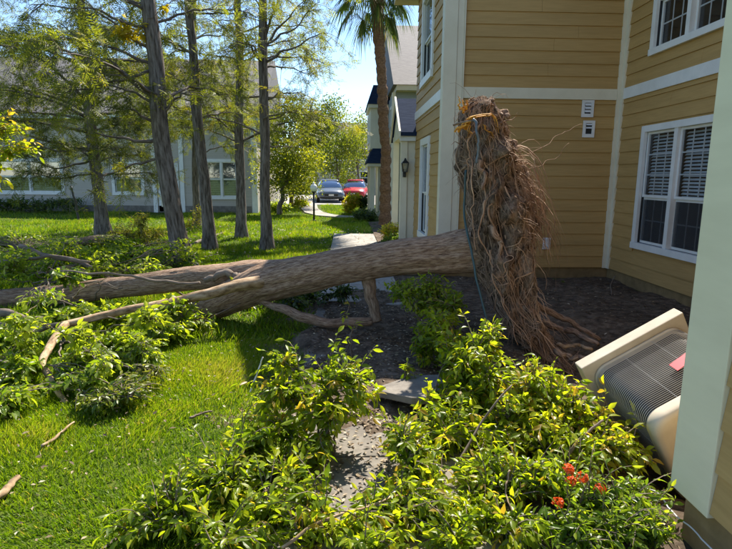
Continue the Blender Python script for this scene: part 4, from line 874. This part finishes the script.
cypress('rightmost cypress with upswept limbs near the lamp post', [at(267, 250, 12.), at(266, 180, 12.), at(265, 90, 12.), at(263, 0, 12.)], .145, .085, 2.2, 7.2, 15, 1.1, 2.1, 6, E4, -.1, 1., .68, .85)
E5 = [([at(92, 150, 15.), at(50, 140, 14.6), at(5, 132, 14.2)], .04), ([at(93, 160, 15.), at(60, 168, 14.6), at(20, 160, 14.2)], .03), ([at(88, 105, 15.), at(50, 90, 14.8), at(10, 85, 14.5)], .035), ([at(95, 130, 15.), at(130, 120, 14.6), at(160, 128, 14.4)], .03), ([at(90, 120, 15), at(45, 112, 14.5), at(-10, 110, 14.)], .035), ([at(98, 172, 15), at(60, 178, 14.3), at(15, 172, 13.8)], .03), ([at(98, 175, 15), at(130, 172, 14.4), at(165, 176, 14.2)], .028), ([at(95, 150, 15), at(60, 150, 14), at(20, 145, 13.4)], .03)]
cypress('bushiest cypress at far left in front of the taupe house', [at(104, 235, 15.), at(99, 195, 15.), at(92, 130, 15.), at(82, 20, 15.)], .20, .12, 1.9, 7., 34, 1.6, 3.6, 7, E5, .25, 1.6, .45, 1.)
cypress('thin background cypress beside the white door of the taupe house', [at(197, 226, 17.6), at(196, 180, 17.6), at(195, 100, 17.6)], .14, .09, 2.2, 8., 26, 1.4, 2.8, 8, [], .1, 1.2, .5, 1.)
# a tuft of yellow vine leaves on the nearest trunk
yb = at(140, 32, 9.1); vt = shrub('yellow_vine', 'tuft of yellow leaves hanging from the leaning cypress', 'vine', at(152, 18, 9.2), [bl(132, 34, 9.1, 17, 12, .2), bl(122, 28, 9.1, 10, 12, .15), bl(165, 8, 9.1, 8, 7, .1)], 34, .12, .4, 'leafyellow', None, 7, 0, 3, .006, (.5, .3), T5, reach=.3)

# ------------------------------------------------------------------ broad-leaved trees in the distance
def leafy(label, base, h, blobs, n, size, mat, tint, seed, tr=.12, name='leafy_tree', group='leafy trees in the distance'):
    global rng
    keep = rng; rng = np.random.default_rng(seed); t = thing(name, label, 'tree', (base[0], base[1], 0), group)
    b = np.array([base[0], base[1], -.1]); B = np.array(blobs, float); top = B[:, :3].mean(0)
    Q = noisy([b, b+(top-b)*np.array([.3, .3, .5]), top], .1, 14); MB().tube(Q, np.linspace(tr, tr*.4, 14), 9, lump=.1).build('trunk', M['barkgrey'], t, True)
    for q in B:
        MB().tube(noisy([Q[6], (Q[6]+q[:3])/2+np.array([0, 0, .2]), q[:3]], .08, 10), np.linspace(tr*.45, .012, 10), 6).build('limb', M['barkgrey'], t, True)
    nc = max(24, n//90); c, od, _ = in_blobs(blobs, nc, .4); ci = rng.integers(0, nc, n)
    p = c[ci]+rng.normal(size=(n, 3))*size*np.array([2.6, 2.6, 1.7]); ct = rng.normal(size=nc)*.2
    mb = MB(); d = unit(rdirs(n)+np.array([0, 0, -.35])); leaves(mb, p, d, unit(rdirs(n)+np.array([0, 0, .7])), size*rng.uniform(.7, 1.3, n), size*.5, np.clip(tint+ct[ci]+rng.normal(size=n)*.13, .02, .99), T4)
    stuff(mb.build('crown', M[mat], t, True)); rng = keep
leafy('sunlit yellow green tree left of the lamp post near the taupe house end', (-2.9, 23.5), 5, [bl(288, 150, 23.5, 26, 24, 1.1), bl(300, 178, 23.5, 20, 16, .9), bl(278, 178, 23.5, 16, 18, .9), bl(292, 120, 23.8, 18, 16, .8), bl(312, 165, 24, 10, 12, .6)], 9000, .12, 'treeleaf', .6, 21)
leafy('smaller tree behind the lamp post beside the far path', (-3.1, 30.), 4.5, [bl(306, 150, 30, 16, 22, 1.2), bl(318, 130, 30, 16, 16, 1.), bl(300, 185, 30, 12, 12, .8), bl(328, 112, 30, 12, 14, 1.), bl(310, 118, 30, 14, 14, 1.)], 9000, .14, 'treeleaf', .38, 22)
leafy('slender tree above the parked grey car', (-.6, 42.), 6, [bl(335, 150, 42, 14, 22, 1.6), bl(348, 140, 42, 12, 16, 1.4), bl(325, 165, 42, 10, 14, 1.3)], 5000, .18, 'treeleaf', .35, 23)
leafy('tree at the end of the view above the red car', (1.2, 48.), 6, [bl(356, 150, 48, 11, 22, 1.6), bl(345, 172, 48, 10, 12, 1.4), bl(362, 128, 48, 8, 14, 1.3)], 4500, .2, 'treeleaf', .5, 24)
leafy('tall dark tree at the end of the view left of the grey car', (-5., 60.), 10, [bl(306, 160, 60, 22, 30, 3), bl(318, 130, 60, 14, 20, 2.5), bl(290, 180, 58, 18, 16, 2.5)], 5000, .3, 'treeleaf', .25, 25)
leafy('tall tree rising behind the roof of the taupe house', (-9., 40.), 9, [bl(240, 110, 40, 30, 34, 3), bl(215, 140, 40, 20, 20, 2.5), bl(265, 150, 40, 22, 26, 2.4)], 8000, .22, 'treeleaf', .35, 26, .2)
leafy('broad tree behind the left end of the taupe house roof', (-22., 42.), 9, [bl(60, 130, 42, 40, 22, 3), bl(120, 120, 42, 35, 24, 3)], 6000, .24, 'treeleaf', .3, 27, .2)

# ------------------------------------------------------------------ palm
PB = np.array([1.30, 18.6, 0.]); PT = thing('palm_tree', 'tall palm with brown trunk in front of the blue grey townhouse', 'palm', tuple(PB))
top = at(376, -10, 18.4); Q = noisy([PB-np.array([0, 0, .1]), at(386, 150, 18.5), at(380, 60, 18.4), top], .03, 120)
Rr = np.interp(np.linspace(0, 1, 120), [0, .06, .3, .7, .9, 1], [.24, .20, .165, .16, .19, .24])*(1+.06*np.sign(np.sin(np.linspace(0, 1, 120)*150)))
MB().tube(Q, Rr, 18, lump=.12, lumpscale=(12, 12, 9)).build('trunk', M['palm'], PT, True)
for k in range(26):
    az = k*2.4; el = (k/26)*2.1-1.1; h = np.array([cos(az), sin(az), 0]); d = unit(h*cos(el)+np.array([0, 0, sin(el)]))
    L = rng.uniform(.8, 1.15); e = top+np.array([0, 0, .15])+d*L; c = top+np.array([0, 0, .2])+d*L*.5+np.array([0, 0, .15])
    Pp = bez(top, c, e, np.linspace(0, 1, 8)); mb = MB().tube(Pp, np.linspace(.028, .012, 8), 5, tint=.7)
    tg = unit(Pp[-1]-Pp[-2]); sd = unit(np.cross(tg, [0, 0, 1.])); nl = 34; an = np.linspace(-1.9, 1.9, nl)
    for a in an:                                             # fan of leaflets with drooping tips
        dd = unit(tg*cos(a)+sd*sin(a)); l = (1.05-.16*abs(a))*rng.uniform(.8, 1.05); w = .022
        m = e+dd*l*.55; tip_ = e+dd*l+np.array([0, 0, -.42*l*rng.uniform(.6, 1.3)]); x = unit(np.cross(dd, [0, 0, 1.]))*w
        mb.add([e-x*.3, e+x*.3, m+x, m-x, tip_], [[0, 1, 2, 3], [3, 2, 4]], np.clip(.45+rng.normal()*.2-(.15 if el < -.3 else 0)+(.3 if el < -.5 else 0), .05, 1))
    mb.build('frond', M['frond'], PT)

# ------------------------------------------------------------------ lamp post, stake, cars
b = at(314, 221, 20.3); LP = thing('lamp_post', 'black garden lamp post with white head on the lawn', 'lamp post', (b[0], b[1], 0)); x, y = b[0], b[1]; H = at(314, 192, 20.3)[2]
MB().tube([[x, y, -.05], [x, y, .04]], .09, 12).tube([[x, y, .0], [x, y, H]], .038, 10).build('post', M['black'], LP, True)
MB().tube([[x, y, H-.02], [x, y, H], [x, y, H+.02]], [.05, .10, .09], 12).build('collar', M['black'], LP, True)
MB().tube([[x, y, H+.02], [x, y, H+.10], [x, y, H+.2], [x, y, H+.27], [x, y, H+.30]], [.085, .125, .13, .08, .02], 16).build('globe', M['lampglass'], LP, True)
MB().tube([[x, y, H+.295], [x, y, H+.32], [x, y, H+.37]], [.06, .035, .01], 10).build('finial', M['lampglass'], LP, True)
b = at(79, 219, 20.); e = at(71, 186, 20.)
MB().tube(noisy([b*np.array([1, 1, 0])-np.array([0, 0, .1]), (b+e)/2, e], .02, 12), np.linspace(.045, .035, 12), 8, lump=.06).build('leaning_stake', M['black'], None, True)
tag(bpy.data.objects['leaning_stake'], 'thin black stake leaning on the lawn before the long hedge', 'stake')
def car(label, cx, cy, rot, paint, sc=1.):
    t = thing('parked_car', label, 'car', (cx, cy, 0), 'cars parked on the road'); t.rotation_euler = (0, 0, rot); ORG[t.name] = (0, 0, 0)
    def loft(secs, n=20, p=3.2):
        mb = MB(); V = []
        for (yy, hw, z0, z1, tw) in secs:
            a = np.linspace(0, 2*pi, n, endpoint=False); cx_ = np.sign(np.cos(a))*np.abs(np.cos(a))**(2/p); cz = np.sign(np.sin(a))*np.abs(np.sin(a))**(2/p)
            z = (z0+z1)/2+cz*(z1-z0)/2; w = hw*(1-(1-tw)*np.clip(cz, 0, 1)); V.append(np.stack([cx_*w, np.full(n, yy), z], -1))
        V = np.array(V); m = len(V); i = np.arange(m-1)[:, None]*n; j = np.arange(n)[None]; k = (j+1) % n
        mb.add(V.reshape(-1, 3), np.stack([i+j, i+j+n, i+k+n, i+k], -1).reshape(-1, 4)); mb.f.append(np.array([list(range(n))])); mb.f.append(np.array([list(range((m-1)*n, m*n))[::-1]])); return mb
    loft([(-2.2, .72, .32, .62, .95), (-2.1, .82, .25, .74, .95), (-1.6, .88, .22, .86, .93), (-.9, .9, .2, .96, .92), (.8, .9, .2, .98, .92), (1.7, .88, .22, .96, .92), (2.1, .82, .28, .9, .92), (2.2, .74, .35, .8, .92)]).build('body', M[paint], t, True)
    loft([(-1.0, .76, .86, .98, .95), (-.45, .74, .88, 1.36, .78), (.1, .73, .88, 1.46, .76), (.9, .73, .88, 1.44, .76), (1.6, .72, .88, 1.12, .85), (1.85, .70, .86, .98, .95)], 20, 4.).build('cabin', M['carglass'], t, True)
    loft([(-.40, .585, 1.36, 1.385, .95), (.1, .57, 1.42, 1.478, .95), (.9, .57, 1.41, 1.458, .95), (1.15, .56, 1.33, 1.36, .95)], 16, 4.).build('roof', M[paint], t, True)
    for sx in (-1, 1):
        for yy in (-1.35, 1.35):
            w = MB().tube([[sx*.70, yy, .32], [sx*.91, yy, .32]], .32, 22).build('wheel', M['tyre'], t, True); MB().tube([[sx*.90, yy, .32], [sx*.925, yy, .32]], .2, 16).build('rim', M['rim'], w, True)
        MB().add(np.array([[sx*.48, -2.17, .60], [sx*.76, -2.05, .62], [sx*.78, -2.02, .74], [sx*.50, -2.14, .70], [sx*.48, -2.05, .60], [sx*.76, -1.95, .62], [sx*.78, -1.92, .74], [sx*.50, -2.04, .70]]), BX).build('headlight', M['lampglass'], t)
        MB().box(min(sx*.9, sx*1.06), max(sx*.9, sx*1.06), -.72, -.62, .94, 1.06).build('mirror', M[paint], t, False, .02)
    MB().box(-.42, .42, -2.235, -2.18, .44, .58).build('grille', M['black'], t, False, .01); MB().box(-.16, .16, -2.25, -2.236, .46, .56).build('number_plate', M['white'], t)
    MB().box(-.7, .7, -2.21, -2.15, .28, .40).build('bumper', M['black'], t, False, .02)
car('dark grey car parked facing the far path', -1.15, 36.6, .08, 'carpaint'); car('red car parked behind the yellow green bush', .62, 39.5, -.1, 'carred')

# ------------------------------------------------------------------ tipped air conditioner
AC = thing('air_conditioner', 'beige outdoor air conditioner tipped on its side beside the pale green post', 'air conditioner', (2.006, 3.328, .273))
Am = np.array([[.866, -.491, .092], [.021, -.148, -.989], [.499, .858, -.118]]); Am[:, 1] = -Am[:, 1]      # columns: across, down the pad, out of the pad
Ao = np.array([2.006, 3.328, .273])
class AF:
    flip = True
    def __call__(s, v): return Ao+np.asarray(v)@Am.T
AFr = AF()
PS, US, UH, PT_ = .735, .635, .62, .09
MB().box(-PS/2, PS/2, -PS/2, PS/2, -PT_, 0, AFr).build('pad', M['acpad'], AC, False, .007)
def rsq(s, r, n=9):
    q = []
    for cx, cy, a0 in ((s/2-r, -s/2+r, -pi/2), (s/2-r, s/2-r, 0), (-s/2+r, s/2-r, pi/2), (-s/2+r, -s/2+r, pi)):
        for k in range(n): a = a0+pi/2*k/(n-1); q.append((cx+r*cos(a), cy+r*sin(a)))
    return np.array(q)
def shell(sizes, mat, name, par, capped=True, smooth=True):
    V = []
    for s, r, w in sizes: q = rsq(s, r); V.append(np.column_stack([q, np.full(len(q), w)]))
    n = len(V[0]); V = AFr(np.concatenate(V)); mb = MB(); m = len(sizes); i = np.arange(m-1)[:, None]*n; j = np.arange(n)[None]; k = (j+1) % n
    mb.add(V, np.stack([i+j, i+j+n, i+k+n, i+k], -1).reshape(-1, 4))
    if capped: mb.f.append(np.array([list(range(n))])); mb.f.append(np.array([list(range((m-1)*n, m*n))[::-1]]))
    return mb.build(name, M[mat], par, smooth)
shell([(US-.05, .08, .03), (US-.05, .08, UH-.05)], 'coil', 'coil', AC)
shell([(US+.008, .10, .002), (US+.008, .10, .022), (US-.01, .09, .026)], 'acpaint', 'base_pan', AC)
shell([(US-.01, .09, UH-.075), (US+.015, .105, UH-.07), (US+.015, .105, UH-.01), (US-.0, .10, UH+.010), (US-.06, .08, UH+.018)], 'acpaint', 'top_cap', AC)
gw = MB()
for w in np.arange(.035, UH-.075, .0145):                     # wire guard round the coil
    q = rsq(US, .09, 7); p = AFr(np.column_stack([q, np.full(len(q), w)])); p = np.vstack([p, p[:1]]); gw.tube(p, .0021, 4, cap=False)
for s in range(4):
    for u in (-.1, .1):
        e = {0: (u, -US/2), 1: (US/2, u), 2: (u, US/2), 3: (-US/2, u)}[s]
        gw.tube(AFr(np.array([[e[0], e[1], .03], [e[0], e[1], UH-.06]])), .0015, 4, cap=False)
stuff(gw.build('wire_guard', M['guard'], AC))
st_ = AFr(np.array([[.03, -US/2-.004, .30], [.21, -US/2-.004, .27], [.21, -US/2-.004, .345], [.03, -US/2-.004, .375]])); dn = -Am[:, 1]*.003
MB().add(np.vstack([st_, st_+dn]), BX).build('sticker', M['sticker'], AC)
fan = MB()
for rr in np.linspace(.06, .24, 8):
    a = np.linspace(0, 2*pi, 33); fan.tube(AFr(np.column_stack([rr*np.cos(a), rr*np.sin(a), np.full(33, UH+.022)])), .003, 4, cap=False)
fan.build('fan_guard', M['guard'], AC)
# loose wires and cables
def cord(name, label, pts, r, mat, cat='wire', n=40, amp=.01):
    o = MB().tube(noisy([at(*q) for q in pts], amp, n), r, 8).build(name, M[mat], None, True); tag(o, label, cat)
cord('loose_wire', 'thin white wire curling beside the near house wall', [(628, 478, 2.5), (640, 487, 2.45), (655, 492, 2.35), (672, 510, 2.2), (692, 530, 2.05), (715, 552, 1.9)], .0035, 'wire')
cord('hanging_cable', 'teal cable hanging down the left side of the root plate', [(466, 170, 5.0), (464, 210, 5.0), (470, 245, 4.85), (477, 285, 4.7), (484, 310, 4.6), (492, 345, 4.5)], .011, 'hose', 'cable')
cord('grey_cable', 'short grey cable looped over the top of the root plate', [(473, 119, 4.86), (476, 121, 4.84), (478, 135, 4.8), (478, 150, 4.8), (477, 163, 4.82)], .012, 'cable', 'cable')

# ------------------------------------------------------------------ broken slab, sticks, litter, grass
c = at(415, 398, 3.75); sb = MB()
poly = np.array([(-.30, -.08), (-.04, -.32), (.16, -.35), (.36, -.2), (.34, .16), (.02, .2)])
n = len(poly); top_ = np.column_stack([poly, .02+.06*poly[:, 0]-.08*poly[:, 1]]); bot = top_-np.array([0, 0, .05])
v = np.vstack([top_, bot])+np.array([c[0]-.03, c[1]-.03, .115])
sb.add(v, [list(range(n))]+[list(range(n, 2*n))[::-1]]+[[i, n+i, n+(i+1) % n, (i+1) % n] for i in range(n)])
o = sb.build('broken_slab', M['slab'], None, False, .008); tag(o, 'heaved grey concrete slab in the dark bed between the shrubs', 'slab')
def stick(label, pts, r0, r1, mat='limb', n=18, amp=.006):
    o = MB().tube(noisy([at(*q) for q in pts], amp, n), np.linspace(r0, r1, n), 8, lump=.15, lumpscale=(30, 30, 6)).build('stick', M[mat], None, True); tag(o, label, 'stick', 'loose sticks')
def gpt(px, py, z=.03):
    d = FW+(px-366.)/FPX*RT-(py-274.5)/FPX*UP; Y = (z-1.6)/d[2]*d[1]; return (px, py, Y)
stick('pale broken stick lying on the lawn at the left edge', [gpt(-8, 500), gpt(6, 490), gpt(18, 477)], .022, .015, 'palebranch')
stick('thin grey twig on the lawn below the bent branch', [gpt(42, 446), gpt(58, 436), gpt(74, 422)], .010, .006, 'palebranch')
stick('pale bare twig standing up out of the foreground shrub', [(250, 392, 3.0), (257, 376, 3.0), (263, 357, 3.0)], .006, .004, 'wire')
stick('long thin branch reaching up from the bottom left edge', [gpt(95, 555, .0), (125, 530, 2.3), (165, 505, 2.4), (205, 485, 2.5)], .008, .005)
stick('crooked pale stem across the bottom centre leaves', [(282, 548, 2.05), (320, 520, 2.12), (370, 507, 2.2), (398, 495, 2.3)], .008, .005, 'palebranch')
stick('bare stem leaning through the shrub left of the root plate', [gpt(455, 470), (480, 425, 2.9), (498, 400, 2.95), (512, 385, 3.0)], .009, .005)
stick('grey stick pointing at the air conditioner pad', [gpt(560, 465), (580, 440, 2.75), (603, 420, 2.8)], .010, .007)
stick('curved pale twig above the bottom edge below the flowers', [(510, 470, 2.35), (505, 490, 2.3), (512, 512, 2.2)], .005, .003, 'palebranch')
stick('short brown twig upright in the dark alcove soil', [gpt(612, 296), (610, 285, 7.2), (615, 276, 7.2)], .008, .005)
stick('fallen limb on the grass behind the slim trunks', [gpt(180, 252), gpt(195, 243), gpt(225, 232)], .05, .03)
stick('dark leaf cluster twig on the near lawn', [gpt(190, 418), gpt(200, 414), gpt(212, 411)], .010, .006)
stick('thin twig lying on the littered bed by the sprout', [gpt(340, 412), gpt(372, 411), gpt(395, 408)], .006, .004, 'palebranch')

def scatter(n, x0, x1, y0, y1, keep):
    p = rng.uniform((x0, y0), (x1, y1), (n, 2)); return p[keep(p[:, 0], p[:, 1])]
lit = MB()
def lay(p, size, tint, lift=.012, mb=lit, zf=None):
    n = len(p); z = (zf or hgt)(p[:, 0], p[:, 1])+lift
    leaves(mb, np.column_stack([p, z]), rdirs(n)*np.array([1, 1, .22]), unit(np.array([0, 0, 1.])+rng.normal(size=(n, 3))*.28), size*rng.uniform(.6, 1.3, n), size*.5, np.clip(tint+rng.normal(size=n)*.28, .0, 1), T4)
lay(scatter(2600, -.5, 1.5, 1.6, 6.5, lambda x, y: x > -.4), .036, .4, .008, zf=lambda x, y: np.maximum(bedz(x, y), .012))
lay(scatter(3600, -.4, 1.5, 3.3, 8.6, lambda x, y: x > -.4), .034, .45, .008, zf=lambda x, y: np.maximum(bedz(x, y), .012))
lay(scatter(420, -.42, .3, 2.4, 3.5, lambda x, y: x < 9), .032, .7, .01, zf=lambda x, y: np.maximum(bedz(x, y), .016))
lay(scatter(1700, 1.5, 4.3, 3., 8.6, lambda x, y: (x-1.5)*0 < 1), .042, .35, .008, zf=bedz)
lay(scatter(1500, -7., -.3, 2., 9., lambda x, y: y > 0), .028, .55, .04); lay(scatter(260, -4., -.3, 2., 5., lambda x, y: fbm(np.stack([x, y, x*0], -1), 2) > .1), .038, .3, .04)
lay(scatter(900, -8., 1., 9., 18., lambda x, y: y > 0), .08, .6, .05)
stuff(lit.build('leaf_litter', M['litter'], None)); tag(bpy.data.objects['leaf_litter'], 'dry fallen leaves scattered over the bed, path and lawn', 'leaf litter')
def on_lawn(x, y):
    e = .10*fbm(np.stack([x*1.5, y*1.5, x*0+3], -1), 3)
    ok = (x < -.36+e) | ((y > 15.45) & (x < .78+e))
    ok &= ~((np.abs(x+1.2) < 2.) & (y > 22) & (np.abs(x-np.interp(y, [22.3, 23.2, 25, 28, 32.4], [-.2, -.9, -1.5, -1.9, -2.2])) < .62))
    ok &= ~((y > 21.8) & (y < 22.9) & (x > -.6)) & (y < 32.2)
    d = (np.abs(366+FPX*((x*RT[0]+y*RT[1]-1.6*RT[2])/np.maximum(x*FW[0]+y*FW[1]-1.6*FW[2], .1))-366) < 400)
    return ok & d
def grass(name, n, x0, x1, y0, y1, h, w, label, T):
    p = scatter(n, x0, x1, y0, y1, on_lawn); m = len(p); q = np.column_stack([p*.9, np.zeros(m)]); den = fbm(q, 3)
    k = rng.random(m) < .72+.4*den; p = p[k]; den = den[k]; m = len(p)
    if x1 > -1.:                                             # thin, worn grass in the shade next to the bed
        worn = np.clip((p[:, 0]+1.0)/.7, 0, 1)*np.clip((p[:, 1]-3.4)/.6, 0, 1)*(p[:, 1] < 8); k = rng.random(m) > worn*.85; p = p[k]; den = den[k]; m = len(p)
    z = hgt(p[:, 0], p[:, 1])-.02; mb = MB()
    hh = h*rng.uniform(.55, 1.25, m)*(1+.35*den); d = unit(np.array([0, 0, 1.])+rng.normal(size=(m, 3))*.42)
    mid = fbm(np.column_stack([p*3.1, np.full(m, 5.)]), 3); hh *= 1+.3*mid; d = unit(d+np.stack([mid*.5, vnoise(np.column_stack([p*2.3, np.full(m, 9.)]))*.5, 0*mid], -1)); tt = np.clip(.48+.24*den+.16*mid+rng.normal(size=m)*.18, .02, .97); tt[rng.random(m) < .03+.05*(mid > .45)] = 1.
    leaves(mb, np.column_stack([p, z]), d, rdirs(m)*np.array([1, 1, .2]), hh, w, tt, T)
    o = stuff(mb.build(name, M['grass'], None)); tag(o, label, 'grass')
TB5 = (np.array([[-.5, 0, 0], [.5, 0, 0], [.38, .55, .06], [-.38, .55, .06], [0, 1, .26]]), [[0, 1, 2, 3], [3, 2, 4]])
grass('lawn_grass', 150000, -4.4, -.2, 1.7, 5.2, .044, .006, 'short sunlit lawn grass in the foreground', TB5)
grass('lawn_grass', 150000, -8.6, .3, 5.2, 12., .085, .011, 'lawn grass around the fallen tree and trunks', TB5)
grass('lawn_grass', 170000, -18., .9, 12., 32., .10, .022, 'far lawn grass beyond the trunks up to the road', T3)
